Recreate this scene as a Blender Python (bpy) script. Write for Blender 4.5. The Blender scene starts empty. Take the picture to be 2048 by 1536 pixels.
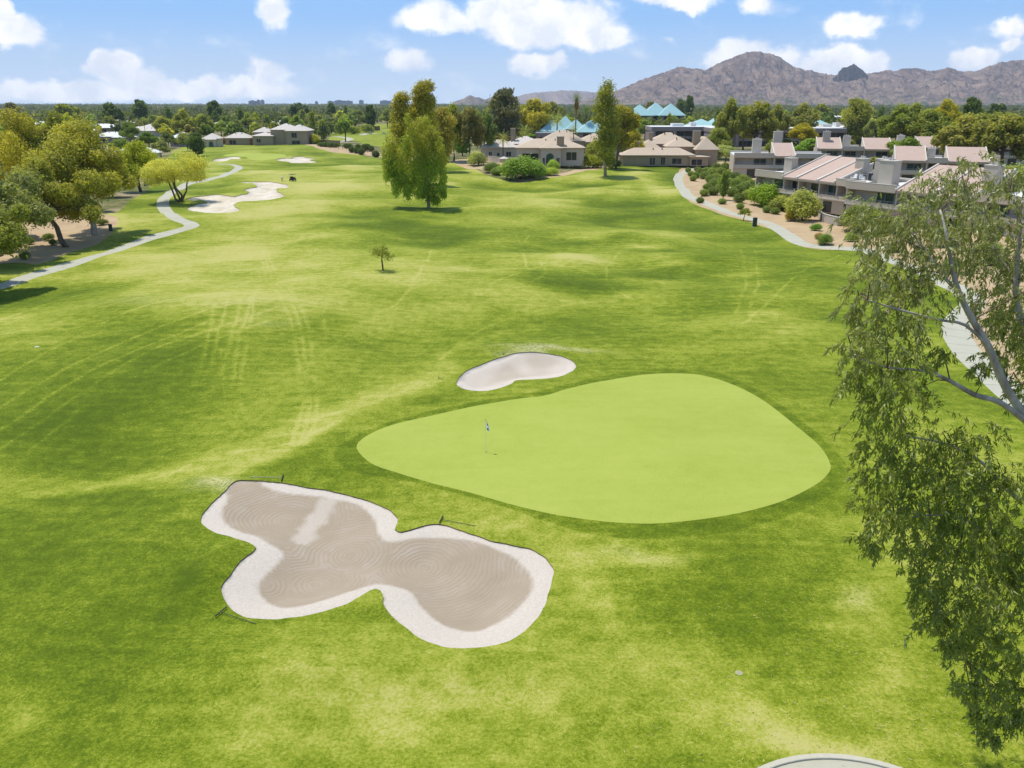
import bpy, bmesh, math, random
import numpy as np
from mathutils import Vector, Matrix
from mathutils.geometry import delaunay_2d_cdt

S = bpy.context.scene
COL = S.collection
R = math.radians
# ---------------------------------------------------------------- camera
CAM_H, FPX, HORIZON = 21.0, 1650.0, 205.0          # metres, focal length in photo pixels, horizon row
PITCH = math.atan((768 - HORIZON) / FPX)
CP, SP = math.cos(PITCH), math.sin(PITCH)
cd = bpy.data.cameras.new('camera'); cam = bpy.data.objects.new('camera', cd); COL.objects.link(cam)
cam.location = (0, 0, CAM_H); cam.rotation_euler = (math.pi / 2 - PITCH, 0, 0)
cd.sensor_width = 36; cd.lens = 36 * FPX / 2048; cd.clip_start = 0.5; cd.clip_end = 90000
S.camera = cam
# ---------------------------------------------------------------- light
S.view_settings.view_transform = 'Standard'; S.view_settings.look = 'None'
S.view_settings.exposure = 0.10; S.view_settings.gamma = 1.0
SUN_EL = R(70); SX, SY = -0.80, 0.60
sd = Vector((SX * math.cos(SUN_EL), SY * math.cos(SUN_EL), math.sin(SUN_EL)))
sl = bpy.data.lights.new('sun', 'SUN'); sl.energy = 4.4; sl.angle = R(0.53); sl.color = (1.0, 0.955, 0.88)
so = bpy.data.objects.new('sun', sl); COL.objects.link(so); so.rotation_euler = (-sd).to_track_quat('-Z', 'Y').to_euler()
so.location = (-100, 80, 300)

def ray(px, py):
    a = (px - 1024) / FPX; b = (py - 768) / FPX
    return np.array([a, CP - b * SP, -SP - b * CP])
def uv(px, py):
    d = ray(px, py); return d[0] / d[1], d[2] / d[1]

W = bpy.data.worlds.new('World'); S.world = W; W.use_nodes = True
def world():
    nt = W.node_tree; N = nt.nodes; L = nt.links; N.clear()
    def nd(t, **k):
        n = N.new(t)
        for a, b in k.items(): setattr(n, a, b)
        return n
    def ma(op, a, b=None, c=None, clamp=False):
        n = nd('ShaderNodeMath', operation=op); n.use_clamp = clamp
        for i, x in enumerate((a, b, c)):
            if x is None: continue
            if isinstance(x, (int, float)): n.inputs[i].default_value = x
            else: L.new(x, n.inputs[i])
        return n.outputs[0]
    out = nd('ShaderNodeOutputWorld'); bg = nd('ShaderNodeBackground'); L.new(bg.outputs[0], out.inputs[0])
    sky = nd('ShaderNodeTexSky', sky_type='NISHITA', sun_disc=False)
    sky.sun_elevation = SUN_EL; sky.sun_rotation = math.atan2(SX, SY); sky.altitude = 400
    sky.air_density = 1.25; sky.dust_density = 0.35; sky.ozone_density = 2.5
    tc = nd('ShaderNodeTexCoord'); sp = nd('ShaderNodeSeparateXYZ'); L.new(tc.outputs['Generated'], sp.inputs[0])
    x, y, z = sp.outputs
    ysafe = ma('MAXIMUM', y, 0.05)
    u = ma('DIVIDE', x, ysafe); v = ma('DIVIDE', z, ysafe)
    cb = nd('ShaderNodeCombineXYZ'); L.new(u, cb.inputs[0]); L.new(v, cb.inputs[1]); P = cb.outputs[0]
    # domain warp
    w = nd('ShaderNodeTexNoise'); w.inputs['Scale'].default_value = 22; w.inputs['Detail'].default_value = 5; w.inputs['Roughness'].default_value = .6
    L.new(P, w.inputs['Vector'])
    ws = nd('ShaderNodeVectorMath', operation='SUBTRACT'); L.new(w.outputs['Color'], ws.inputs[0]); ws.inputs[1].default_value = (.5, .5, .5)
    wm = nd('ShaderNodeVectorMath', operation='MULTIPLY'); L.new(ws.outputs[0], wm.inputs[0]); wm.inputs[1].default_value = (.050, .036, 0)
    wa = nd('ShaderNodeVectorMath', operation='ADD'); L.new(P, wa.inputs[0]); L.new(wm.outputs[0], wa.inputs[1]); PW = wa.outputs[0]
    CL = [(1085, 42, 150, 60, 1.15), (1160, 70, 105, 38, 1.0), (1005, 30, 80, 52, .95), (860, 36, 82, 42, .85), (920, 45, 60, 30, .7), (548, 22, 42, 44, .62),
          (14, 62, 66, 46, .95), (4, 20, 30, 40, .9), (228, 140, 60, 42, 1.1), (270, 160, 70, 26, .9), (205, 122, 26, 28, .9), (120, 165, 60, 14, .6), (120, 187, 170, 26, .85),
          (330, 182, 190, 22, .85), (480, 180, 150, 26, .72), (420, 162, 45, 20, .7), (535, 150, 55, 36, .55), (815, 121, 66, 24, .62), (1072, 130, 66, 24, .78), (1112, 124, 24, 22, .7),
          (1490, 120, 86, 46, 1.0), (1560, 118, 50, 30, .9), (1684, 128, 96, 44, 1.15), (1710, 52, 64, 30, .92), (1945, 122, 58, 28, .85), (2030, 52, 44, 28, .7), (2035, 85, 30, 18, .8),
          (1340, -2, 110, 22, .8), (1512, 4, 40, 30, .55), (1335, 82, 26, 18, .38), (2300, 90, 160, 60, .9), (-260, 70, 190, 50, .9), (2600, 150, 200, 50, .9), (-700, 120, 300, 70, .9)]
    acc = None; hgt = None
    for (px, py, rx, ry, wt) in CL:
        u0, v0 = uv(px, py); u1, _ = uv(px + rx, py); _, v1 = uv(px, py - ry)
        s1 = nd('ShaderNodeVectorMath', operation='SUBTRACT'); L.new(PW, s1.inputs[0]); s1.inputs[1].default_value = (u0, v0, 0)
        s2 = nd('ShaderNodeVectorMath', operation='MULTIPLY'); L.new(s1.outputs[0], s2.inputs[0]); s2.inputs[1].default_value = (1 / (u1 - u0) / 1.25, 1 / (v1 - v0) / 1.25, 0)
        s3 = nd('ShaderNodeVectorMath', operation='LENGTH'); L.new(s2.outputs[0], s3.inputs[0])
        m = ma('MULTIPLY', ma('SUBTRACT', 1.0, s3.outputs['Value'], clamp=True), wt)
        acc = m if acc is None else ma('SMOOTH_MAX', acc, m, .12)
    f = nd('ShaderNodeTexNoise'); f.inputs['Scale'].default_value = 16; f.inputs['Detail'].default_value = 9; f.inputs['Roughness'].default_value = .58
    st = nd('ShaderNodeVectorMath', operation='MULTIPLY'); L.new(P, st.inputs[0]); st.inputs[1].default_value = (1, 1.7, 1); L.new(st.outputs[0], f.inputs['Vector'])
    d = ma('ADD', acc, ma('MULTIPLY', ma('SUBTRACT', f.outputs['Fac'], .5), .85))
    mr = nd('ShaderNodeMapRange', interpolation_type='SMOOTHSTEP'); L.new(d, mr.inputs[0]); mr.inputs[1].default_value = .10; mr.inputs[2].default_value = .46
    al = ma('MULTIPLY', mr.outputs[0], ma('GREATER_THAN', y, .06))
    al = ma('MULTIPLY', al, ma('GREATER_THAN', z, 0.0))
    # thin veil close to the horizon
    hz = nd('ShaderNodeMapRange', interpolation_type='SMOOTHSTEP'); L.new(z, hz.inputs[0]); hz.inputs[1].default_value = 0.0; hz.inputs[2].default_value = .10; hz.inputs[3].default_value = .85; hz.inputs[4].default_value = 0
    lo = nd('ShaderNodeMapRange', interpolation_type='SMOOTHSTEP'); L.new(z, lo.inputs[0]); lo.inputs[1].default_value = .16; lo.inputs[2].default_value = .6; lo.inputs[3].default_value = .92; lo.inputs[4].default_value = .25
    skm = nd('ShaderNodeMix', data_type='RGBA'); L.new(lo.outputs[0], skm.inputs[0])
    L.new(sky.outputs[0], skm.inputs[6]); skm.inputs[7].default_value = SKYK
    vm = nd('ShaderNodeMix', data_type='RGBA'); L.new(hz.outputs[0], vm.inputs[0]); L.new(skm.outputs[2], vm.inputs[6]); vm.inputs[7].default_value = VEIL
    # cloud colour from its own density: thin edges bluish, cores white
    cc = nd('ShaderNodeMix', data_type='RGBA'); 
    f2 = nd('ShaderNodeTexNoise'); f2.inputs['Scale'].default_value = 26; f2.inputs['Detail'].default_value = 6
    sh = nd('ShaderNodeVectorMath', operation='ADD'); L.new(PW, sh.inputs[0]); sh.inputs[1].default_value = (.008, -.012, 0); L.new(sh.outputs[0], f2.inputs['Vector'])
    g = nd('ShaderNodeMapRange'); L.new(f2.outputs['Fac'], g.inputs[0]); g.inputs[1].default_value = .38; g.inputs[2].default_value = .62
    L.new(g.outputs[0], cc.inputs[0]); cc.inputs[6].default_value = CLOUD_A; cc.inputs[7].default_value = CLOUD_B
    fm = nd('ShaderNodeMix', data_type='RGBA'); L.new(al, fm.inputs[0]); L.new(vm.outputs[2], fm.inputs[6]); L.new(cc.outputs[2], fm.inputs[7])
    L.new(fm.outputs[2], bg.inputs[0]); bg.inputs[1].default_value = .14
    W.cycles.sampling_method = 'MANUAL'; W.cycles.sample_map_resolution = 512
SKYK = (1.85, 3.7, 6.75, 1)
VEIL = (4.8, 5.8, 7.0, 1); CLOUD_A = (6.3, 6.6, 7.3, 1); CLOUD_B = (8.6, 8.5, 8.6, 1)
world()

# ---------------------------------------------------------------- naming helpers
def tag(o, label=None, cat=None, group=None, kind=None):
    if label: o['label'] = label
    if cat: o['category'] = cat
    if group: o['group'] = group
    if kind: o['kind'] = kind
    return o
def thing(name, label, cat, loc=(0, 0, 0), rz=0, group=None):
    o = bpy.data.objects.new(name, None); COL.objects.link(o); o.empty_display_size = .3
    o.location = loc; o.rotation_euler = (0, 0, rz)
    return tag(o, label, cat, group)
def np_mesh(name, V, F, mats=(), smooth=False, attrs=None, fm=None):
    """mesh from numpy arrays; F is (n,k) faces of equal size k"""
    V = np.asarray(V, np.float32); F = np.asarray(F, np.int32); n, k = F.shape
    me = bpy.data.meshes.new(name)
    me.vertices.add(len(V)); me.vertices.foreach_set('co', V.ravel())
    me.loops.add(n * k); me.loops.foreach_set('vertex_index', F.ravel())
    me.polygons.add(n); me.polygons.foreach_set('loop_start', np.arange(0, n * k, k, dtype=np.int32))
    try: me.polygons.foreach_set('loop_total', np.full(n, k, np.int32))
    except Exception: pass
    for m in mats: me.materials.append(m)
    if fm is not None: me.polygons.foreach_set('material_index', np.asarray(fm, np.int32))
    me.update(calc_edges=True)
    me.polygons.foreach_set('use_smooth', np.full(n, smooth, bool))
    if attrs:
        for a, val in attrs.items():
            t = me.attributes.new(a, 'FLOAT', 'POINT'); t.data.foreach_set('value', np.asarray(val, np.float32))
    me.validate(); return me
def link(name, me, parent=None, loc=None):
    o = bpy.data.objects.new(name, me); COL.objects.link(o)
    if parent is not None: o.parent = parent
    if loc is not None: o.location = loc
    return o
class MB:
    """collects boxes, prisms and tubes for one mesh"""
    def __init__(s): s.v = []; s.f = []
    def add(s, vs, fs):
        b = len(s.v); s.v += [tuple(x) for x in vs]; s.f += [tuple(i + b for i in f) for f in fs]; return s
    def box(s, x0, x1, y0, y1, z0, z1):
        return s.add([(x0, y0, z0), (x1, y0, z0), (x1, y1, z0), (x0, y1, z0), (x0, y0, z1), (x1, y0, z1), (x1, y1, z1), (x0, y1, z1)],
                     [(0, 3, 2, 1), (4, 5, 6, 7), (0, 1, 5, 4), (1, 2, 6, 5), (2, 3, 7, 6), (3, 0, 4, 7)])
    def hexa(s, p):   # 8 points, bottom ring then top ring
        return s.add(p, [(0, 3, 2, 1), (4, 5, 6, 7), (0, 1, 5, 4), (1, 2, 6, 5), (2, 3, 7, 6), (3, 0, 4, 7)])
    def tube(s, pts, rad, n=6, cap=True):
        pts = [Vector(p) for p in pts]; b = len(s.v); rings = []
        for i, p in enumerate(pts):
            t = (pts[min(i + 1, len(pts) - 1)] - pts[max(i - 1, 0)]).normalized()
            a = t.cross(Vector((0, 0, 1)));  a = a if a.length > 1e-3 else Vector((1, 0, 0)); a.normalize(); c = t.cross(a)
            r = rad[i] if hasattr(rad, '__len__') else rad
            for k in range(n):
                q = 2 * math.pi * k / n; s.v.append(tuple(p + a * (r * math.cos(q)) + c * (r * math.sin(q))))
        for i in range(len(pts) - 1):
            for k in range(n):
                k2 = (k + 1) % n; s.f.append((b + i * n + k, b + i * n + k2, b + (i + 1) * n + k2, b + (i + 1) * n + k))
        if cap:
            s.f.append(tuple(b + k for k in range(n - 1, -1, -1))); s.f.append(tuple(b + (len(pts) - 1) * n + k for k in range(n)))
        return s
    def lathe(s, prof, n=12, c=(0, 0, 0)):
        b = len(s.v)
        for (r, z) in prof:
            for k in range(n):
                q = 2 * math.pi * k / n; s.v.append((c[0] + r * math.cos(q), c[1] + r * math.sin(q), c[2] + z))
        for i in range(len(prof) - 1):
            for k in range(n):
                k2 = (k + 1) % n; s.f.append((b + i * n + k, b + i * n + k2, b + (i + 1) * n + k2, b + (i + 1) * n + k))
        s.f.append(tuple(b + k for k in range(n - 1, -1, -1))); s.f.append(tuple(b + (len(prof) - 1) * n + k for k in range(n)))
        return s
    def build(s, name, mat, parent=None, smooth=False, loc=None):
        me = bpy.data.meshes.new(name); me.from_pydata(s.v, [], s.f); me.update()
        for m in (mat if isinstance(mat, (list, tuple)) else [mat]): me.materials.append(m)
        if smooth: me.polygons.foreach_set('use_smooth', np.full(len(me.polygons), True, bool))
        return link(name, me, parent, loc)

# ---------------------------------------------------------------- numpy noise, curves, polygons
_rs = np.random.RandomState(5); _perm = _rs.permutation(1024); _val = _rs.rand(1024)
def vnoise(x, y):
    xi = np.floor(x).astype(int); yi = np.floor(y).astype(int); fx = x - xi; fy = y - yi
    fx = fx * fx * (3 - 2 * fx); fy = fy * fy * (3 - 2 * fy)
    h = lambda i, j: _val[_perm[(_perm[i & 1023] + j) & 1023]]
    return (h(xi, yi) * (1 - fx) + h(xi + 1, yi) * fx) * (1 - fy) + (h(xi, yi + 1) * (1 - fx) + h(xi + 1, yi + 1) * fx) * fy
def fbm(x, y, o=4, g=.5):
    a = 0; w = 1; t = 0
    for i in range(o):
        a = a + w * vnoise(x * 2 ** i + 17.3 * i, y * 2 ** i - 9.1 * i); t += w; w *= g
    return a / t
def smooth(e0, e1, x):
    t = np.clip((x - e0) / (e1 - e0), 0, 1); return t * t * (3 - 2 * t)
def spline(P, n=6, closed=True):
    P = np.asarray(P, float); m = len(P); o = []
    for i in range(m if closed else m - 1):
        g = (lambda k: P[k % m]) if closed else (lambda k: P[min(max(k, 0), m - 1)])
        a, b, c, d = g(i - 1), g(i), g(i + 1), g(i + 2)
        for k in range(n):
            t = k / n; o.append(.5 * (2 * b + (c - a) * t + (2 * a - 5 * b + 4 * c - d) * t * t + (3 * b - a - 3 * c + d) * t ** 3))
    if not closed: o.append(P[-1])
    return np.array(o)
def resample(P, step, closed=True):
    Q = np.vstack([P, P[:1]]) if closed else P
    L = np.r_[0, np.cumsum(np.linalg.norm(np.diff(Q, axis=0), axis=1))]
    n = max(4, int(L[-1] / step)); s = np.linspace(0, L[-1], n + (0 if closed else 1), endpoint=not closed)
    return np.c_[np.interp(s, L, Q[:, 0]), np.interp(s, L, Q[:, 1])]
def inside(P, x, y):
    r = np.zeros(x.shape, bool); bx = (x >= P[:, 0].min()) & (x <= P[:, 0].max()) & (y >= P[:, 1].min()) & (y <= P[:, 1].max())
    X = x[bx]; Y = y[bx]; q = np.zeros(X.shape, bool)
    for (x0, y0), (x1, y1) in zip(P, np.roll(P, -1, 0)):
        if y0 == y1: continue
        c = ((y0 > Y) != (y1 > Y)) & (X < (x1 - x0) * (Y - y0) / (y1 - y0) + x0); q ^= c
    r[bx] = q; return r
def segdist(P, x, y, closed=True):
    d = np.full(x.shape, 1e9); Q = np.roll(P, -1, 0) if closed else P[1:]; A = P if closed else P[:-1]
    for (x0, y0), (x1, y1) in zip(A, Q):
        ex, ey = x1 - x0, y1 - y0; l = ex * ex + ey * ey + 1e-12
        t = np.clip(((x - x0) * ex + (y - y0) * ey) / l, 0, 1); d = np.minimum(d, (x - x0 - t * ex) ** 2 + (y - y0 - t * ey) ** 2)
    return np.sqrt(d)
def sdist(P, x, y, lim=8.0):
    """signed distance, positive inside, only worked out near the polygon"""
    out = np.full(x.shape, -float(lim)); b = (x > P[:, 0].min() - lim) & (x < P[:, 0].max() + lim) & (y > P[:, 1].min() - lim) & (y < P[:, 1].max() + lim)
    if b.any():
        s = segdist(P, x[b], y[b]); i = inside(P, x[b], y[b]); out[b] = np.where(i, s, -np.minimum(s, lim))
    return out

# ---------------------------------------------------------------- terrain height (gentle golf-course mounding)
def flat(px, py, z=0.0):
    d = ray(px, py); t = (z - CAM_H) / d[2]; return np.array([d[0] * t, d[1] * t])
MOUNDS = []
def mound(px, py, rx, ry, amp):
    c = flat(px, py); MOUNDS.append((c[0], c[1], flat(px + rx, py)[0] - c[0], .5 * (flat(px, py - ry)[1] - flat(px, py + ry)[1]), amp))
for m in [(400, 628, 330, 45, 1.1), (1230, 860, 480, 170, .5), (1010, 372, 120, 34, -1.5), (600, 300, 130, 12, 1.8), (470, 312, 70, 10, .7), (1310, 352, 130, 18, .8),
          (700, 452, 160, 26, .8), (900, 508, 150, 14, .5), (1240, 470, 90, 14, .55), (1120, 520, 90, 12, .45), (1440, 520, 140, 20, .6), (1620, 560, 90, 30, .8), (820, 690, 120, 40, -.35),
          (1030, 690, 150, 20, .45), (430, 1130, 40, 60, .35), (560, 1330, 220, 60, .4), (940, 1330, 200, 50, .35), (250, 900, 220, 90, -.6), (480, 405, 60, 14, .6), (430, 372, 70, 8, .8), (1330, 620, 200, 30, -.4)]:
    mound(*m)
def hgt(x, y):
    x = np.asarray(x, float); y = np.asarray(y, float); z = np.zeros(x.shape)
    for (cx, cy, rx, ry, a) in MOUNDS: z = z + a * np.exp(-((x - cx) / rx) ** 2 * 1.2 - ((y - cy) / ry) ** 2 * 1.2)
    n = (fbm(x / 26, y / 26, 3) - .5) * (1.1 + 2.3 * smooth(60, 120, np.hypot(x, y)) * smooth(420, 250, np.hypot(x, y))) + (fbm(x / 7 + 50, y / 7, 2) - .5) * .16
    r = np.hypot(x, y); return (z + n) * smooth(880, 560, r) * smooth(12, 22, r) * smooth(.98, .86, np.abs(np.arctan2(x, np.maximum(y, 1e-3))))
def G(px, py, dz=0.0):
    """the point of the ground (or dz above it) that the photo shows at pixel px,py"""
    z = 0.0
    for _ in range(14):
        p = flat(px, py, z + dz); z = .5 * z + .5 * float(hgt(p[0], p[1]))
    return np.array([p[0], p[1], float(hgt(p[0], p[1]))])
def depth(p): return p[1] * CP + (CAM_H - p[2]) * SP
def ppm(p): return FPX / depth(p)
def at(px, py, Y):
    """the point on the ray through a pixel at distance Y forward"""
    d = ray(px, py); t = Y / d[1]; return np.array([d[0] * t, Y, CAM_H + d[2] * t])
def height_at(p, py):
    """height above p's ground that reaches up to row py at p's distance"""
    d = ray(1024, py); return CAM_H + d[2] * p[1] / d[1] - p[2]
def GP(pts, n=6, step=.6, closed=True):
    Q = np.array([G(*p)[:2] for p in pts]); return resample(spline(Q, n, closed), step, closed)
# ---------------------------------------------------------------- materials
class NT:
    def __init__(s, name):
        s.m = bpy.data.materials.new(name); s.m.use_nodes = True; s.t = s.m.node_tree; s.t.nodes.clear()
        s.out = s.t.nodes.new('ShaderNodeOutputMaterial')
    def n(s, typ, inp=None, **k):
        x = s.t.nodes.new('ShaderNode' + typ)
        for a, b in k.items(): setattr(x, a, b)
        for a, b in (inp or {}).items(): s.put(x.inputs[a], b)
        return x
    def put(s, sock, b):
        if hasattr(b, 'is_output'): s.t.links.new(b, sock)
        elif isinstance(b, (tuple, list)): sock.default_value = tuple(b) + ((1,) if len(b) == 3 and sock.type == 'RGBA' else ())
        else: sock.default_value = b
    def math(s, op, a, b=0.0, c=None, clamp=False):
        x = s.n('Math', operation=op, use_clamp=clamp); s.put(x.inputs[0], a); s.put(x.inputs[1], b)
        if c is not None: s.put(x.inputs[2], c)
        return x.outputs[0]
    def mix(s, f, a, b, mode='MIX'):
        x = s.n('Mix', data_type='RGBA', blend_type=mode); s.put(x.inputs[0], f); s.put(x.inputs[6], a); s.put(x.inputs[7], b); return x.outputs[2]
    def noise(s, scale, detail=4, rough=.55, vec=None, dist=0.0):
        x = s.n('TexNoise', {'Scale': scale, 'Detail': detail, 'Roughness': rough, 'Distortion': dist})
        s.put(x.inputs['Vector'], vec if vec is not None else s.obj()); return x.outputs['Fac']
    def obj(s):
        if not hasattr(s, '_o'): s._o = s.n('NewGeometry').outputs['Position'] if getattr(s, 'world', False) else s.n('TexCoord').outputs['Object']
        return s._o
    def rng(s, v, a, b, c=0.0, d=1.0):
        x = s.n('MapRange', {0: v, 1: a, 2: b, 3: c, 4: d}); return x.outputs[0]
    def attr(s, name): return s.n('Attribute', attribute_name=name).outputs['Fac']
    def ramp(s, f, stops):
        x = s.n('ValToRGB'); s.put(x.inputs[0], f); e = x.color_ramp.elements
        while len(e) < len(stops): e.new(.5)
        for i, (p, c) in enumerate(stops): e[i].position = p; e[i].color = tuple(c) + (1,)
        return x.outputs[0]
    def bump(s, h, strength=.4, dist=.05):
        return s.n('Bump', {'Height': h, 'Strength': strength, 'Distance': dist}).outputs[0]
    def bsdf(s, col, rough=.9, normal=None, spec=.2, metal=0.0, **k):
        x = s.n('BsdfPrincipled', {'Base Color': col, 'Roughness': rough, 'Specular IOR Level': spec, 'Metallic': metal, **k})
        if normal is not None: s.put(x.inputs['Normal'], normal)
        s.t.links.new(x.outputs[0], s.out.inputs[0]); return s.m
def simple(name, col, rough=.8, var=.12, scale=3.0, spec=.25, bump=.15):
    t = NT(name); n = t.noise(scale, 5); n2 = t.noise(scale * 9, 3)
    f = t.math('ADD', t.math('MULTIPLY', n, .7), t.math('MULTIPLY', n2, .3))
    c = t.mix(f, tuple(x * (1 - var * 1.6) for x in col), tuple(min(1, x * (1 + var * 1.3)) for x in col))
    return t.bsdf(c, rough, t.bump(n2, bump, .03) if bump else None, spec)

def grass_mat(name, stops, fine=1.0, streak=0.0):
    t = NT(name); t.world = True
    dry = t.attr('dry'); tr = t.attr('track'); wear = t.attr('wear')
    st = t.n('Mapping', {'Vector': t.obj(), 'Scale': (.28, 2.6, 1), 'Rotation': (0, 0, -.55)}).outputs[0]; st2 = t.n('Mapping', {'Vector': t.obj(), 'Scale': (.22, 1.5, 1), 'Rotation': (0, 0, .75)}).outputs[0]
    n1 = t.noise(.16, 5, .62); n2 = t.noise(1.1, 5, .65); n3 = t.noise(7, 4, .7); n4 = t.noise(30, 2, .6); n5 = t.noise(.45, 5, .6, st); n6 = t.noise(.8, 5, .62, st2)
    a = dry
    for nz, k in ((n1, .45), (n5, .36), (n6, .40), (n2, .85), (n3, 1.15), (n4, 1.0)): a = t.math('ADD', a, t.math('MULTIPLY', t.math('SUBTRACT', nz, .5), k * fine))
    a = t.math('ADD', a, t.math('MULTIPLY', tr, t.rng(n3, .3, .6, .11, .29)), clamp=True)
    c = t.ramp(a, stops)
    c = t.mix(t.math('MULTIPLY', wear, t.rng(n3, .38, .6), clamp=True), c, (.44, .40, .20))
    h = t.math('ADD', t.math('MULTIPLY', n3, .6), n4)
    return t.bsdf(c, .92, t.bump(h, .35 * fine, .05), .12)
M = {}
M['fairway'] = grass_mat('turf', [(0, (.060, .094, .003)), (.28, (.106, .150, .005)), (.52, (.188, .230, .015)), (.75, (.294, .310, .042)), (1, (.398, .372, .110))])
M['green'] = grass_mat('green_turf', [(0, (.250, .300, .040)), (.45, (.305, .350, .060)), (1, (.365, .395, .085))], .6)
def sand_mat():
    t = NT('sand'); t.world = True
    wet = t.attr('wet'); rk = t.attr('rake'); n1 = t.noise(.7, 4); n2 = t.noise(9, 4, .65); n3 = t.noise(60, 2)
    # rings left by the rake, centres given by the mesh attribute rake (a distance in metres)
    ring = t.math('SINE', t.math('ADD', t.math('MULTIPLY', rk, 26.0), t.math('MULTIPLY', n1, 16.0)))
    ring2 = t.math('SINE', t.math('ADD', t.math('MULTIPLY', rk, 5.3), t.math('MULTIPLY', n1, 11.0)))
    dryc = t.mix(t.rng(n2, .25, .75), (.46, .395, .32), (.59, .525, .445)); wetc = t.mix(n1, (.300, .235, .160), (.40, .325, .24))
    wetc = t.mix(t.math('MULTIPLY', t.rng(ring2, -.2, 1), t.rng(n1, .42, .66, 0, .38)), wetc, (.41, .35, .28))
    wetc = t.mix(t.math('MULTIPLY', t.rng(ring, .2, 1), t.rng(n1, .40, .62, .02, .22)), wetc, (.22, .175, .125))
    w = t.rng(t.math('ADD', wet, t.math('MULTIPLY', t.math('SUBTRACT', n2, .5), .28)), .12, .88)
    c = t.mix(w, dryc, wetc); c = t.mix(t.math('MULTIPLY', t.rng(n3, .60, .8), .2), c, (.30, .25, .2))
    h = t.math('ADD', t.math('MULTIPLY', ring, t.math('MULTIPLY', w, .5)), t.math('ADD', t.math('MULTIPLY', n2, 1.3), n3))
    return t.bsdf(c, .95, t.bump(h, .45, .04), .1)
M['sand'] = sand_mat()
def farsand():
    t = NT('pale_sand'); t.world = True; n1 = t.noise(.25, 5, .6); n2 = t.noise(2, 4)
    return t.bsdf(t.mix(t.rng(t.math('ADD', n1, t.math('MULTIPLY', n2, .3)), .5, .85), (.62, .56, .46), (.45, .37, .25)), .95, None, .1)
M['farsand'] = farsand()
M['soil'] = simple('lip_soil', (.17, .13, .06), .95, .3, 6)
def gravel():
    t = NT('decomposed_granite'); t.world = True; n1 = t.noise(.3, 5, .6); n2 = t.noise(5, 4, .7); n3 = t.noise(40, 2)
    c = t.mix(t.rng(t.math('ADD', n1, t.math('MULTIPLY', n2, .4)), .45, .95), (.50, .37, .215), (.36, .255, .15))
    c = t.mix(t.rng(n3, .55, .8), c, (.22, .16, .10)); return t.bsdf(c, .95, t.bump(n2, .5, .05), .1)
M['gravel'] = gravel()
def concrete():
    t = NT('path_concrete'); t.world = True; n1 = t.noise(.5, 5, .6); n2 = t.noise(12, 3)
    al = t.math('FRACT', t.math('MULTIPLY', t.attr('along'), 1 / 3.0)); jt = t.math('MULTIPLY', t.math('LESS_THAN', al, .022), t.math('GREATER_THAN', t.attr('along'), .001)); n4 = t.noise(.12, 4)
    c = t.mix(t.math('ADD', t.math('MULTIPLY', n1, .6), t.math('MULTIPLY', n2, .4)), (.32, .31, .235), (.50, .48, .375)); c = t.mix(t.rng(n4, .5, .75, 0, .35), c, (.36, .31, .21)); c = t.mix(t.math('MULTIPLY', jt, .75), c, (.10, .095, .07)); return t.bsdf(c, .9, t.bump(n2, .2, .02), .15)
M['path'] = concrete()
def yard():
    t = NT('yard_soil'); t.world = True; n1 = t.noise(.035, 6, .6); n2 = t.noise(.4, 5, .6)
    c = t.ramp(t.math('ADD', t.math('MULTIPLY', n1, .65), t.math('MULTIPLY', n2, .35)), [(.36, (.055, .085, .02)), (.47, (.12, .125, .04)), (.56, (.27, .21, .12)), (.68, (.34, .27, .17))]); return t.bsdf(c, .95, None, .1)
M['ground'] = yard()

# ---------------------------------------------------------------- ground regions, one triangulation cut along every outline
R0, R1, TH = 14.0, 900.0, .97
def in_sector(P): r = np.hypot(P[:, 0], P[:, 1]); a = np.arctan2(P[:, 0], P[:, 1]); return (r < R1 - 6) & (np.abs(a) < TH - .02) & (r > R0 + .5)
b8 = lambda L, s, x0, y0: [(x0 + a / s, y0 + b / s) for a, b in L]
PX = {}
PX['green'] = [(713, 893), (740, 868), (790, 848), (860, 832), (950, 812), (1040, 797), (1090, 791), (1130, 779), (1200, 763), (1290, 749), (1370, 747), (1420, 754), (1470, 771), (1530, 803), (1590, 850), (1640, 893), (1661, 930), (1652, 952), (1625, 973), (1570, 1000), (1500, 1021), (1420, 1036), (1340, 1045), (1280, 1047), (1200, 1042), (1110, 1029), (1020, 1008), (940, 985), (860, 965), (790, 944), (740, 925)]
PX['collar'] = [(664, 907), (690, 882), (760, 850), (860, 821), (950, 803), (1050, 787), (1130, 769), (1200, 752), (1290, 739), (1380, 737), (1450, 749), (1520, 781), (1590, 829), (1650, 880), (1694, 927), (1692, 965), (1650, 1000), (1560, 1040), (1450, 1066), (1350, 1078), (1270, 1078), (1180, 1069), (1090, 1043), (1000, 1012), (900, 985), (820, 965), (740, 952), (690, 940)]
PX['front_bunker'] = b8([(50, 355), (90, 300), (170, 215), (230, 158), (330, 155), (470, 167), (620, 193), (770, 218), (900, 255), (1000, 295), (1060, 340), (1060, 380), (1045, 405), (1075, 420), (1120, 412), (1200, 388), (1280, 380), (1400, 415), (1520, 455), (1650, 485), (1760, 515), (1830, 565), (1862, 630), (1850, 700), (1820, 790), (1760, 880), (1680, 950), (1580, 995), (1450, 1015), (1320, 1010), (1200, 970), (1110, 920), (1030, 850), (985, 790), (985, 745), (960, 712), (930, 715), (850, 760), (740, 810), (600, 845), (430, 868), (300, 858), (210, 815), (165, 745), (165, 690), (200, 640), (260, 570), (325, 520), (338, 497), (290, 470), (200, 445), (100, 410)], 2.56, 380, 900)
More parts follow.
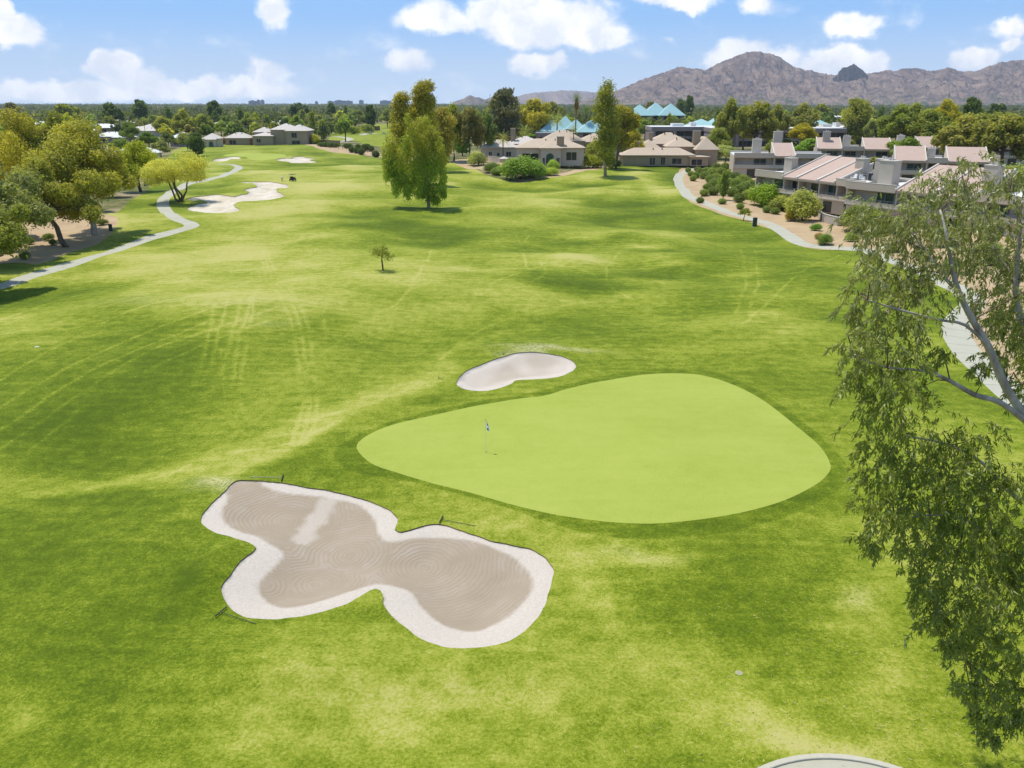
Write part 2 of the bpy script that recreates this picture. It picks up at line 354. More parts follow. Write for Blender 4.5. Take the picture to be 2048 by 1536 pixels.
PX['wet'] = b8([(160, 320), (195, 250), (190, 200), (250, 150), (340, 150), (400, 195), (560, 228), (700, 238), (850, 278), (930, 335), (965, 420), (1000, 465), (1080, 464), (1180, 447), (1300, 450), (1450, 470), (1580, 515), (1690, 580), (1750, 650), (1745, 720), (1690, 800), (1590, 880), (1480, 925), (1380, 925), (1270, 880), (1190, 810), (1130, 730), (1060, 700), (970, 688), (900, 700), (780, 740), (650, 780), (500, 808), (410, 790), (360, 740), (360, 680), (420, 610), (472, 550), (460, 510), (400, 480), (330, 440), (260, 420), (190, 380)], 2.56, 380, 900)
PX['back_bunker'] = b8([(270, 545), (290, 500), (350, 435), (500, 360), (680, 290), (850, 245), (950, 228), (1080, 225), (1200, 238), (1340, 265), (1430, 300), (1490, 345), (1490, 385), (1440, 430), (1360, 470), (1250, 490), (1100, 503), (950, 510), (870, 520), (830, 550), (750, 585), (620, 615), (480, 625), (370, 608), (290, 575)], 5.12, 860, 660)
PX['wet2'] = b8([(330, 520), (420, 450), (560, 400), (760, 320), (880, 262), (1060, 235), (1180, 250), (1290, 285), (1400, 320), (1420, 380), (1340, 440), (1200, 470), (1020, 480), (860, 500), (760, 560), (560, 590), (420, 590)], 5.12, 860, 660)
PX['left_bunker'] = [(374, 397), (400, 392), (430, 389), (455, 391), (474, 392), (492, 388), (497, 383), (489, 381), (493, 377), (513, 374), (511, 370), (490, 366), (460, 364), (530, 363), (560, 367), (577, 371), (572, 376), (556, 377), (553, 381), (559, 385), (568, 391), (560, 395), (540, 399), (515, 401), (488, 402), (471, 406), (469, 413), (479, 419), (468, 424), (440, 426), (405, 425), (380, 421), (376, 415), (396, 408), (414, 405), (404, 400), (385, 401)]
PX['far_left_bunker'] = [(425, 322), (432, 317), (448, 316), (453, 314), (470, 313), (481, 315), (478, 318), (462, 318), (456, 321), (440, 323)]
PX['far_right_bunker'] = [(552, 319), (570, 316), (586, 317), (583, 314), (600, 313), (613, 315), (632, 317), (620, 320), (634, 323), (628, 325), (608, 326), (585, 326), (575, 323), (560, 322)]
PX['far_green'] = [(446, 311), (470, 307), (510, 306), (550, 307), (572, 310), (560, 315), (540, 319), (515, 321), (497, 318), (492, 314), (470, 314)]
PX['gravel_left'] = [(-420, 545), (0, 527), (77, 528), (131, 508), (190, 490), (225, 462), (236, 438), (219, 430), (180, 428), (100, 412), (0, 405), (-420, 405)]
PX['gravel_mid'] = [(905, 322), (930, 318), (985, 320), (1010, 330), (1040, 350), (1085, 352), (1130, 345), (1190, 333), (1240, 327), (1240, 331), (1200, 338), (1140, 349), (1090, 356), (1040, 362), (1000, 352), (965, 340), (925, 334)]
PX['gravel_fence'] = [(560, 284), (600, 284), (640, 291), (700, 296), (790, 308), (790, 320), (750, 313), (690, 307), (640, 298), (600, 289)]
PX['gravel_right'] = [(1362, 337), (1400, 327), (1470, 326), (1510, 345), (1560, 372), (1650, 395), (1720, 425), (2100, 480), (2900, 560), (3300, 900), (3300, 1700), (2980, 1540), (2700, 1275), (2400, 1045), (2130, 862), (1995, 770), (1935, 716), (1918, 660), (1945, 610), (1945, 590), (1870, 561), (1740, 508), (1640, 499), (1585, 486), (1552, 462), (1500, 444), (1440, 428), (1400, 413), (1372, 396), (1356, 374)]
PX['fairway'] = [(-1400, 1800), (-900, 560), (0, 500), (200, 440), (240, 420), (272, 395), (300, 370), (330, 340), (345, 302), (400, 289), (500, 286), (560, 283), (600, 285), (640, 296), (700, 307), (760, 316), (830, 321), (925, 329), (960, 343), (1000, 358), (1040, 366), (1100, 353), (1150, 344), (1210, 335), (1250, 330), (1360, 330), (1390, 336), (1360, 356), (1362, 372), (1380, 392), (1410, 406), (1450, 421), (1500, 437), (1548, 450), (1570, 464), (1600, 486), (1650, 496), (1740, 503), (1800, 530), (1870, 557), (1940, 588), (1940, 615), (1915, 655), (1930, 712), (1990, 767), (2100, 850), (2400, 1065), (2700, 1295), (2950, 1530), (3200, 1800)]
PX['far_fairway'] = [(655, 285), (700, 281), (735, 290), (800, 294), (820, 280), (800, 252), (770, 247), (735, 249), (700, 258), (668, 264), (660, 274)]
for _k in ():
    pass
CENTRE = []
def ribbon(pts, w, n=8):
    C = resample(spline([G(*p)[:2] for p in pts], n, False), 1.0, False); CENTRE.append(C)
    t = np.gradient(C, axis=0); t /= np.linalg.norm(t, axis=1)[:, None]; nn = np.c_[-t[:, 1], t[:, 0]]
    return np.vstack([C + nn * w / 2, (C - nn * w / 2)[::-1]])
POLY = {k: GP(v, 6, .28 if k in ('green', 'front_bunker', 'back_bunker', 'wet') else (.6 if k in ('collar', 'left_bunker') else 1.5)) for k, v in PX.items()}
for _k in ('front_bunker', 'back_bunker', 'left_bunker'):
    q = POLY[_k]; a = .10 if _k != 'left_bunker' else .3; f = 1.1 if _k != 'left_bunker' else .4
    POLY[_k] = q + np.c_[fbm(q[:, 0] * f, q[:, 1] * f, 3) - .5, fbm(q[:, 0] * f + 40, q[:, 1] * f, 3) - .5] * a * 2.2
POLY['right_path'] = ribbon([(1420, 331), (1385, 338), (1358, 352), (1358, 366), (1371, 386), (1400, 402), (1440, 418), (1490, 434), (1540, 449), (1566, 464), (1596, 484), (1640, 494), (1690, 497), (1740, 503), (1800, 528), (1870, 556), (1925, 582), (1945, 606), (1918, 640), (1913, 668), (1938, 708), (1978, 746), (2040, 800), (2160, 890), (2400, 1060), (2700, 1290), (2950, 1520)], 2.6)
POLY['left_path'] = ribbon([(-160, 610), (0, 573), (55, 554), (109, 538), (164, 521), (219, 505), (273, 486), (330, 468), (378, 455), (380, 447), (352, 436), (332, 422), (326, 404), (343, 384), (368, 371), (420, 358), (450, 350), (472, 340), (477, 334), (462, 329), (438, 328)], 2.6)
POLY['far_path'] = ribbon([(655, 287), (680, 284), (700, 279), (690, 275), (665, 272)], 4.5)
POLY['far_loop'] = ribbon([(724, 270), (735, 266), (750, 267)], 5)
# name, material key, label
REG = [('right_path', 'cart_path', 'path', 'pale concrete cart path curving past the gravel beds of the townhouses'),
       ('left_path', 'cart_path', 'path', 'pale concrete cart path winding through the shade of the left trees'),
       ('far_path', 'cart_path', 'path', 'grey zigzag cart path on the far fairway behind the clipped shrubs'), ('far_loop', 'cart_path', 'path', 'short grey path on the far fairway by a parked white cart'),
       ('green', 'putting_green', 'green', 'large smooth light green putting green with the flagstick'), ('far_green', 'putting_green', 'green', 'distant putting green between two white bunkers'),
       ('front_bunker', 'bunker', 'sand', 'large raked sand bunker with lobed outline in front of the green'), ('back_bunker', 'bunker', 'sand', 'bean shaped sand bunker behind the green'),
       ('left_bunker', 'bunker', 'farsand', 'long winding pale bunker beside the left cart path'), ('far_left_bunker', 'bunker', 'farsand', 'small white bunker left of the distant green'),
       ('far_right_bunker', 'bunker', 'farsand', 'white lobed bunker right of the distant green'), ('collar', 'green_collar', 'collar', 'darker mown collar of grass around the putting green'),
       ('gravel_left', 'gravel_bed', 'gravel', 'tan gravel bed under the big trees beside the left cart path'), ('gravel_mid', 'gravel_bed', 'gravel', 'tan dirt strip in front of the arched house'),
       ('gravel_fence', 'gravel_bed', 'gravel', 'tan bank of dirt below the far garden wall and fence'), ('gravel_right', 'gravel_bed', 'gravel', 'tan gravel bed with shrubs between cart path and townhouses'),
       ('far_fairway', 'fairway', 'fairway', 'far strip of fairway beyond the fence and clipped shrubs'), ('fairway', 'fairway', 'fairway', 'wide mounded green fairway with drier streaks and mower tracks')]
PRIO = ['right_path', 'left_path', 'green', 'front_bunker', 'back_bunker', 'left_bunker', 'far_left_bunker', 'far_right_bunker', 'far_green', 'collar', 'gravel_left', 'gravel_mid', 'gravel_fence', 'gravel_right', 'fairway', 'far_path', 'far_loop', 'far_fairway']
SAND = {'front_bunker': (.075, .50, 3.2), 'back_bunker': (.07, .42, 2.5), 'left_bunker': (.12, .5, 4), 'far_left_bunker': (.15, .5, 4), 'far_right_bunker': (.15, .5, 4)}
TRACKS = [[(0, 815), (150, 725), (330, 650), (520, 600), (660, 590)], [(60, 900), (200, 790), (380, 700), (540, 640)], [(880, 720), (960, 660), (1080, 620), (1200, 600)], [(1030, 470), (1048, 500), (1080, 522), (1092, 545), (1060, 565)], [(1240, 505), (1215, 535), (1220, 570), (1270, 600), (1340, 610)], [(1480, 650), (1540, 600), (1600, 545), (1680, 510)], [(640, 835), (760, 800), (880, 745)], [(470, 905), (600, 880), (700, 830)], [(523, 498), (530, 545), (560, 590), (585, 660), (598, 740), (602, 800), (598, 850), (588, 885)], [(527, 498), (540, 545), (575, 590), (598, 650), (611, 720), (616, 790), (613, 850), (603, 888)],
          [(533, 498), (552, 548), (590, 592), (613, 650), (628, 730), (632, 800), (628, 850), (612, 890)], [(432, 605), (415, 680), (400, 735), (384, 772)], [(457, 600), (440, 660), (420, 730), (404, 760)],
          [(482, 598), (462, 680), (440, 745)], [(506, 590), (486, 650), (470, 720), (468, 765)], [(520, 560), (495, 680), (476, 790), (495, 835)], [(440, 700), (446, 780), (470, 850), (500, 870)],
          [(0, 702), (150, 632), (300, 592), (520, 560), (700, 540)], [(0, 760), (120, 690), (260, 622), (420, 590)], [(0, 640), (160, 590), (330, 560)], [(650, 640), (652, 700), (655, 760)],
          [(1480, 498), (1492, 560), (1474, 625)], [(1508, 500), (1516, 560), (1500, 615)], [(1060, 470), (1040, 500), (1060, 540)], [(1000, 560), (1100, 530), (1180, 545)],
          [(880, 480), (840, 540), (800, 600), (700, 660), (600, 760)], [(0, 900), (140, 800), (300, 700), (480, 640), (760, 560)], [(0, 860), (200, 730), (420, 640)], [(480, 860), (380, 930), (300, 960)], [(700, 700), (560, 800), (440, 900)]]
BANDS = [([(-60, 960), (90, 975), (250, 962), (420, 915), (560, 868), (640, 836), (700, 818), (760, 800), (830, 775), (900, 740)], 1.5, .22), ([(0, 1005), (180, 985), (330, 965), (480, 915), (600, 900)], .8, .12), ([(440, 950), (520, 920), (600, 880), (660, 850)], .9, .25),
         ([(1120, 1120), (1230, 1230), (1300, 1330)], 1.2, .16), ([(1330, 395), (1270, 340)], 3, .15), ([(1240, 390), (1260, 345), (1275, 334)], 3, .15), ([(720, 800), (800, 770), (880, 720), (960, 680), (1100, 650)], 1.2, .1), ([(1330, 700), (1480, 690), (1600, 660)], 1.5, .12)]
BLOBS = [(470, 602, 230, 30, .26), (120, 600, 180, 50, .12), (560, 480, 160, 40, .10), (620, 640, 70, 24, -.12), (640, 1360, 150, 70, .12), (900, 1370, 260, 70, .17), (1650, 1480, 270, 70, .40), (1690, 1190, 80, 40, .30), (1740, 1320, 90, 70, .26), (1820, 1100, 120, 80, .22), (60, 1340, 80, 60, .22),
         (1230, 1098, 110, 22, .22), (1000, 1060, 160, 30, .10), (1150, 517, 70, 14, .20), (1300, 452, 90, 9, .15), (1200, 466, 70, 9, .16), (1400, 470, 80, 9, .15), (1290, 487, 80, 9, .14), (1480, 640, 170, 18, .16), (1560, 570, 120, 12, .16), (1000, 640, 260, 26, .14), (880, 610, 200, 22, .1), (1150, 600, 120, 16, .16),
         (200, 745, 230, 80, -.2), (110, 880, 220, 80, -.24), (50, 1100, 170, 110, -.15), (300, 1200, 150, 130, -.14), (170, 1010, 130, 30, -.15), (860, 790, 70, 16, -.22), (620, 905, 90, 34, -.20), (1290, 548, 170, 26, -.18), (1420, 590, 160, 24, -.16), (1040, 545, 120, 16, -.12), (1500, 1150, 230, 90, -.16),
         (1380, 1250, 190, 90, -.12), (900, 465, 240, 26, -.14), (1150, 430, 240, 20, -.10), (1100, 400, 200, 14, -.10), (760, 560, 140, 20, -.08), (1250, 640, 240, 26, -.05), (330, 650, 260, 40, -.10), (420, 1110, 34, 60, -.18), (760, 1240, 90, 30, -.15), (1560, 760, 120, 40, -.12), (1610, 1000, 90, 50, -.12), (1000, 1490, 420, 60, -.02),  # small dark patch left of the front bunker paints in a mound's shadow
         (630, 350, 130, 26, .14), (680, 390, 120, 30, .12), (560, 430, 180, 20, .14), (1300, 375, 60, 30, .10), (1020, 420, 140, 22, .02), (700, 315, 90, 6, -.12), (480, 352, 60, 8, -.12), (430, 385, 60, 7, -.14), (660, 342, 110, 5, -.12), (640, 470, 120, 10, .14), (250, 520, 200, 20, .10), (1750, 640, 120, 70, .0), (1860, 700, 60, 60, .22), (1950, 900, 120, 120, .18), (330, 530, 280, 22, .16), (420, 500, 200, 18, .14), (150, 560, 180, 22, .16), (1140, 474, 40, 5, .22), (1225, 462, 50, 7, .22), (1285, 489, 34, 5, .24), (1150, 516, 44, 7, .30), (1360, 468, 70, 6, .2), (1330, 530, 90, 6, .2), (1300, 560, 90, 5, .2), (960, 540, 70, 4, .2), (880, 500, 100, 10, .16), (820, 478, 60, 4, .2), (1480, 548, 90, 5, .16), (1500, 620, 70, 7, .2), (1120, 545, 60, 12, -.2), (1180, 575, 150, 9, -.18), (1090, 560, 60, 20, -.14), (940, 605, 120, 14, -.12), (730, 640, 50, 30, .1), (700, 700, 60, 30, -.06), (380, 700, 100, 40, -.10), (60, 660, 120, 40, .10), (700, 585, 40, 10, .14), (1200, 700, 120, 14, .10), (1420, 700, 120, 16, -.06), (1650, 700, 60, 30, .08), (1500, 1300, 120, 60, -.06), (1720, 1420, 60, 40, -.2), (1400, 1380, 80, 40, .1), (1800, 1480, 60, 40, -.12)]
WEARS = [(440, 950, 34, 7, 1.0), (1075, 697, 60, 6, .8), (1130, 702, 60, 5, .6), (440, 958, 60, 10, .5), (1230, 1098, 70, 12, .35), (1640, 1500, 120, 30, .35), (1700, 1180, 50, 25, .35), (480, 606, 70, 8, .30), (300, 600, 120, 8, .2), (560, 640, 60, 8, .2)]

def GS(px, py, k):
    """point of a bunker's sunken sand seen at a pixel"""
    lip, dep, wid = SAND[k]; z = 0.0
    for _ in range(16):
        q = flat(px, py, z); s = max(0.0, float(sdist(POLY[k], q[:1], q[1:], 12)[0])); z = .5 * z + .5 * (float(hgt(q[0], q[1])) - lip - dep * float(smooth(0, wid, s)))
    return q
def blob(x, y, px, py, rx, ry, a):
    c = G(px, py); dx = G(px + rx, py)[0] - c[0]; dy = max(.3, .5 * (G(px, py - ry)[1] - G(px, py + ry)[1]))
    return a * np.exp(-((x - c[0]) / dx) ** 2 - ((y - c[1]) / dy) ** 2)
TRK = []
def build_ground():
    rr = [R0]
    while rr[-1] < R1: rr.append(rr[-1] * 1.0056)
    th = np.concatenate([np.arange(-TH, -.70, .03), np.arange(-.70, .70, .0056), np.arange(.70, TH + .001, .03)])
    A, B = np.meshgrid(rr, th, indexing='ij'); P = np.c_[(A * np.sin(B)).ravel(), (A * np.cos(B)).ravel()]
    seg_v = []; seg_e = []; n = 0
    for k, poly in POLY.items():
        if k in ('wet', 'wet2'): continue
        ok = in_sector(poly); d = segdist(poly, P[:, 0], P[:, 1]) if len(poly) < 2 else None
        m = len(poly); seg_v.append(poly)
        for i in range(m):
            j = (i + 1) % m
            if ok[i] and ok[j]: seg_e.append((n + i, n + j))
        n += m
    extra = []
    for pts in TRACKS:
        C = resample(spline([G(*p)[:2] for p in pts], 6, False), .5, False); C = C + np.c_[fbm(C[:, 0] / 3, C[:, 1] / 3, 2) - .5, fbm(C[:, 0] / 3 + 9, C[:, 1] / 3, 2) - .5] * .5; TRK.append(C)
        t = np.gradient(C, axis=0); t /= np.linalg.norm(t, axis=1)[:, None]; nn = np.c_[-t[:, 1], t[:, 0]]
        for o in (-.42, -.24, -.12, 0, .12, .24, .42): extra.append(C + nn * o)
    extra = np.vstack(extra); extra = extra[in_sector(extra)]
    SV = np.vstack(seg_v); used = np.zeros(len(SV), bool); used[np.array(seg_e).ravel()] = True
    remap = -np.ones(len(SV), int); remap[used] = np.arange(used.sum()); SV = SV[used]; E = remap[np.array(seg_e)]
    # drop grid points that nearly touch an outline
    cell = {}
    key = lambda q, s: (np.floor(q[:, 0] / s).astype(np.int64) * 1000003 + np.floor(q[:, 1] / s).astype(np.int64))
    r = np.hypot(P[:, 0], P[:, 1]); keep = np.ones(len(P), bool)
    sr = np.hypot(SV[:, 0], SV[:, 1])
    for lo, hi in ((0, 60), (60, 150), (150, 400), (400, 1000)):
        s = .0045 * (lo + 12); pm = (r >= lo) & (r < hi); sm = (sr >= lo * .97) & (sr < hi * 1.03)
        if not sm.any(): continue
        ks = set()
        for dx in (-.5, 0, .5):
            for dy in (-.5, 0, .5): ks |= set(key(SV[sm] + np.array([dx, dy]) * s, s).tolist())
        kk = key(P[pm], s); keep[np.where(pm)[0][np.isin(kk, np.fromiter(ks, np.int64))]] = False
    P = P[keep]; allp = np.vstack([SV, P, extra])
    vo, eo, fo, _, _, _ = delaunay_2d_cdt([Vector(p) for p in allp.tolist()], [tuple(e) for e in E.tolist()], [], 0, 1e-4, False)
    V = np.array([tuple(v) for v in vo]); F = np.array([tuple(f) for f in fo if len(f) == 3])
    c = V[F].mean(1); x, y = c[:, 0], c[:, 1]
    lab = np.full(len(F), -1); free = np.ones(len(F), bool)
    for i, k in enumerate(PRIO):
        m = free.copy(); idx = np.where(m)[0]; q = inside(POLY[k], x[idx], y[idx]); lab[idx[q]] = i; free[idx[q]] = False
    X, Y = V[:, 0], V[:, 1]; Z = hgt(X, Y)
    # grass dryness, tracks and wear; relief of crests and hollows painted in
    wx = (fbm(X / 6, Y / 6, 3) - .5) * 5; wy = (fbm(X / 6 + 90, Y / 6 + 40, 3) - .5) * 9
    dry = np.full(len(V), .43); xx, yy = X + wx, Y + wy
    for b in BLOBS: dry += blob(xx, yy, *b) * (1.35 if b[4] > 0 else 1.1)
    for pts, w, a in BANDS: 
        C = resample(spline([G(*p)[:2] for p in pts], 6, False), 1.5, False); dd = segdist(C, X + wx * .25, Y + wy * .25, False); dry += a * 1.3 * np.exp(-(dd / w) ** 2)
    rad = np.hypot(X, Y); dry += .10 * smooth(90, 230, rad)
    dry += (fbm(X / 17 + 3, Y / 30, 4) - .5) * .42 + ((fbm(X / 26, Y / 26, 3) - .5) * 1.15 + (fbm(X / 10 + 31, Y / 9 + 8, 3) - .5) * .75) * smooth(55, 110, rad) * smooth(520, 300, rad)  # drier crests, lusher hollows; the contrast paints in relief shading
    track = np.zeros(len(V)); wear = np.zeros(len(V))
    near = (rad < 190)
    for C in TRK:
        b = near & (X > C[:, 0].min() - 2) & (X < C[:, 0].max() + 2) & (Y > C[:, 1].min() - 2) & (Y < C[:, 1].max() + 2)
        if b.any(): track[b] = np.maximum(track[b], np.exp(-(segdist(C, X[b], Y[b], False) / .17) ** 2))
    track *= .30 + .70 * smooth(.35, .6, fbm(X / 5 + 7, Y / 5, 2))
    for b in WEARS: wear += blob(xx, yy, *b)
    sdg = sdist(POLY['green'], X, Y, 6.0)
    for k, mk, mat, text in [(a, b, c_, d) for a, b, c_, d in REG]:
        i = PRIO.index(k); f = F[lab == i]
        if not len(f): print('empty region', k); continue
        u, inv = np.unique(f, return_inverse=True); f2 = inv.reshape(f.shape); z = Z[u].copy(); at_ = {}
        mats = [M['fairway' if mat == 'collar' else mat]]; fm = None; VV = np.c_[X[u], Y[u], z]
        if k in SAND:
            lip, dep, wid = SAND[k]; s = np.maximum(0, sdist(POLY[k], X[u], Y[u], 12)); VV[:, 2] = z - lip - dep * smooth(0, wid, s)
            if k in ('front_bunker', 'back_bunker'):
                wp = resample(spline([GS(*q, k) for q in PX['wet' if k == 'front_bunker' else 'wet2']], 6), .3); wet = smooth(-.14, .14, sdist(wp, X[u], Y[u], 6) + (fbm(X[u] / .8, Y[u] / .8, 2) - .5) * .16)
                if k == 'back_bunker':
                    wet *= .25 + .30 * smooth(.38, .60, fbm(X[u] / 3.0 + 5, Y[u] / 5.0 + 2, 3))
                else:
                    walk = resample(spline([GS(*p, k) for p in b8([(740, 235), (680, 310), (620, 400), (590, 460)], 2.56, 380, 900)], 6, False), .4, False)
                    dw = segdist(walk, X[u], Y[u], False); wet *= 1 - .62 * smooth(.85, .35, dw + (fbm(X[u] * 2, Y[u] * 2, 2) - .5) * .6)
                    wet *= 1 - .10 * smooth(.5, .7, fbm(X[u] / 1.6, Y[u] / 2.4, 3))
                cs = [GS(*p, k) for p in (b8([(1200, 600), (480, 360), (640, 690), (820, 540), (380, 690)], 2.56, 380, 900) if k == 'front_bunker' else [(960, 760), (1060, 735)])]
                rk = np.min([np.hypot(X[u] - q[0], (Y[u] - q[1])) for q in cs], axis=0); at_ = {'wet': wet, 'rake': rk}
            # the soil face of the lip
            e = np.sort(np.vstack([f2[:, [0, 1]], f2[:, [1, 2]], f2[:, [2, 0]]]), axis=1); ue, ct = np.unique(e, axis=0, return_counts=True); be = ue[ct == 1]
            nv = len(VV); bu = np.unique(be); mp = {a: nv + q for q, a in enumerate(bu)}; top = VV[bu].copy(); top[:, 2] = z[bu]
            for a in list(at_): at_[a] = np.r_[at_[a], at_[a][bu]]
            VV = np.vstack([VV, top]); lf = []
            for a, b_ in be: lf += [(a, b_, mp[b_]), (a, mp[b_], mp[a])]
            fm = np.r_[np.zeros(len(f2), int), np.ones(len(lf), int)]; f2 = np.vstack([f2, lf]); mats.append(M['soil'])
        elif k in ('right_path', 'left_path'):
            C = CENTRE[0 if k == 'right_path' else 1]; best = np.full(len(u), 1e9); al = np.zeros(len(u))
            for i in range(len(C) - 1):
                e = C[i + 1] - C[i]; tt = ((X[u] - C[i, 0]) * e[0] + (Y[u] - C[i, 1]) * e[1]) / (e @ e); tc = np.clip(tt, 0, 1); dd = (X[u] - C[i, 0] - tc * e[0]) ** 2 + (Y[u] - C[i, 1] - tc * e[1]) ** 2; mm = dd < best; best[mm] = dd[mm]; al[mm] = i + tc[mm]
            at_ = {'along': al}
        elif mat in ('fairway', 'collar', 'green'):
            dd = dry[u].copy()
            if mat == 'green': dd = .42 + (dry[u] - .43) * .35 + .45 * (fbm(X[u] / 5, Y[u] / 3, 4) - .5)
            if mat == 'collar': dd = .43 + (dry[u] - .43) * .6 - .19 * smooth(.0, .16, sdist(POLY['collar'], X[u], Y[u], 6) + (fbm(X[u] * 2, Y[u] * 2, 2) - .5) * .2)
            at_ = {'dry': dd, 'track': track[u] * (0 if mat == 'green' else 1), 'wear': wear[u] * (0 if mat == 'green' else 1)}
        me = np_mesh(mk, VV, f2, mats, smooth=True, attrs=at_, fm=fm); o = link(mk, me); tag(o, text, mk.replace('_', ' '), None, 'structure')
    # the rest and everything out to the horizon, one sheet
    f = F[lab == -1]; u, inv = np.unique(f, return_inverse=True); f2 = inv.reshape(f.shape); VV = np.c_[X[u], Y[u], Z[u]]
    e = np.sort(np.vstack([F[:, [0, 1]], F[:, [1, 2]], F[:, [2, 0]]]), axis=1); ue, ct = np.unique(e, axis=0, return_counts=True); be = ue[ct == 1]
    bu = np.unique(be); cen = np.array([0, 400.]); base = len(VV); rings = [V[bu]] + [cen + (V[bu] - cen) * s for s in (1.6, 3, 6, 12, 22)]
    ext = np.vstack([np.c_[q, (Z[bu] if i == 0 else np.zeros(len(q)))] for i, q in enumerate(rings)]); mp = -np.ones(len(V), int); mp[bu] = np.arange(len(bu)); nb = len(bu); tf = []
    for i in range(len(rings) - 1):
        a = base + i * nb + mp[be[:, 0]]; b = base + i * nb + mp[be[:, 1]]; tf.append(np.c_[a, b, b + nb]); tf.append(np.c_[a, b + nb, a + nb])
    me = np_mesh('ground', np.vstack([VV, ext]), np.vstack([f2] + tf), [M['ground']], smooth=False); o = link('ground', me); tag(o, 'flat residential ground of dirt and lawn reaching to the horizon', 'ground', None, 'structure')
    bm = bmesh.new(); bm.from_mesh(me); bmesh.ops.recalc_face_normals(bm, faces=bm.faces); bm.to_mesh(me); bm.free()
build_ground()
# ---------------------------------------------------------------- mountains and the far skyline
def rock_mat(name, a, b, c, scale, scrub=True, specks=True):
    t = NT(name); t.world = True
    mp = t.n('Mapping', {'Vector': t.obj(), 'Scale': (1, .5, 1.6)}).outputs[0]
    n1 = t.noise(scale, 8, .62, mp); n2 = t.noise(scale * 5, 6, .65, mp); n3 = t.noise(scale * 22, 3, .6, mp)
    col = t.mix(t.rng(n1, .38, .62), a, b); col = t.mix(t.rng(n2, .52, .66), col, c); gully_shade = t.noise(scale * 2.4, 7, .68, t.n('Mapping', {'Vector': t.obj(), 'Scale': (2.4, .5, .35)}).outputs[0]); col = t.mix(t.math('MULTIPLY', t.rng(gully_shade, .54, .64), .8), col, c); col = t.mix(t.math('MULTIPLY', t.rng(gully_shade, .46, .38), .55), col, tuple(min(1, q * 1.35) for q in b))  # stretched gully noise paints bright and dark ridge faces into the rock
    if scrub:
        z = t.n('SeparateXYZ', {0: t.obj()}).outputs[2]
        foot = t.rng(t.math('ADD', z, t.math('MULTIPLY', n1, 150)), 165, 50)
        col = t.mix(t.math('MULTIPLY', t.rng(n2, .46, .55), foot, clamp=True), col, (.060, .085, .045))
        if specks: col = t.mix(t.math('MULTIPLY', t.rng(n3, .66, .70), foot, clamp=True), col, (.62, .55, .46))
    return t.bsdf(col, .95, t.bump(n2, .7, 14), .05)
def ridge(name, sil, Yr, Yf, Yb, mat, label, nx=420, ny=70, rough=.16, step=None, seed=0):
    P = np.array(sil, float); px = np.linspace(P[0, 0], P[-1, 0], nx); py = np.interp(px, P[:, 0], P[:, 1]); sc_ = (P[-1, 0] - P[0, 0]) / nx; py = py + ((fbm(px * .09 + seed, px * 0 + seed, 5, .62) - .5) * 7.5 + (fbm(px * .35, px * 0 + 3, 3) - .5) * 2) * np.clip((203 - py) / 40, 0, 1)
    V = []; tt = np.r_[np.linspace(0, 1, ny), np.linspace(1, 0, ny // 3)[1:]]; nrow = len(tt)
    X = np.zeros((nrow, nx)); Yv = np.zeros((nrow, nx)); Z = np.zeros((nrow, nx))
    for i, t in enumerate(tt):
        Yd = Yf + (Yr - Yf) * t if i < ny else Yr + (Yb - Yr) * (1 - t)
        d0 = np.array([ray(q, 205) for q in px]); X[i] = d0[:, 0] / d0[:, 1] * Yd; Yv[i] = Yd
        top = np.array([CAM_H + ray(q, w)[2] / ray(q, w)[1] * Yr for q, w in zip(px, py)])
        prof = t ** 1.35
        k = 5200.0 / (P[-1, 0] - P[0, 0]) * .14
        rg = 1 - np.abs(2 * fbm(px * .045 * k + seed + t * 2.2, np.full(nx, t * 1.6 + seed), 5, .55) - 1)
        rg2 = fbm(px * .16 * k + seed * 3, np.full(nx, t * 7.0), 4, .6)
        fade = (1 - t ** 5) * (t ** .6)
        Z[i] = top * (prof - rough * 2.1 * (1 - rg) * fade * 1.2 + rough * (rg2 - .5) * fade * .8)
    Z = np.maximum(Z, -3); V = np.c_[X.ravel(), Yv.ravel(), Z.ravel()]; a = np.arange(nrow * nx).reshape(nrow, nx)
    F = np.c_[a[:-1, :-1].ravel(), a[:-1, 1:].ravel(), a[1:, 1:].ravel(), a[1:, :-1].ravel()]
    o = link(name, np_mesh(name, V, F, [mat], smooth=False)); return tag(o, label, name.replace('_', ' '), None, 'structure')
rockA = rock_mat('desert_rock', (.150, .100, .082), (.255, .18, .132), (.038, .028, .034), .0035)
rockB = rock_mat('far_rock', (.20, .15, .13), (.25, .19, .16), (.13, .10, .10), .0012, False)
ridge('mountain', [(1150, 203), (1205, 190), (1230, 182), (1270, 165), (1300, 152), (1330, 142), (1352, 135), (1365, 134), (1382, 137), (1407, 139), (1425, 129), (1442, 122), (1470, 110), (1488, 104), (1500, 102), (1512, 103), (1522, 107), (1535, 107), (1550, 115), (1565, 124), (1585, 135), (1602, 141), (1615, 140), (1632, 147), (1660, 149), (1700, 151), (1722, 147), (1745, 144), (1765, 140), (1782, 142), (1800, 137), (1820, 135), (1836, 137), (1850, 143), (1865, 139), (1885, 135), (1905, 140), (1935, 143), (1950, 139), (1965, 131), (1990, 124), (2015, 120), (2048, 119), (2110, 117), (2200, 125), (2350, 150), (2520, 200)],
      6600, 4700, 8000, rockA, 'long brown and purple desert mountain with a pointed peak', 900, 120, .28, seed=3.3)
ridge('butte', [(1660, 156), (1668, 151), (1670, 143), (1676, 136), (1684, 134), (1690, 129), (1697, 127), (1703, 130), (1708, 134), (1717, 138), (1722, 144), (1730, 152)], 6350, 6230, 6500,
      rock_mat('dark_rock', (.12, .085, .08), (.17, .12, .10), (.07, .05, .05), .012, False), 'dark rocky knob rising from the mountain saddle', 90, 40, .30, seed=8)
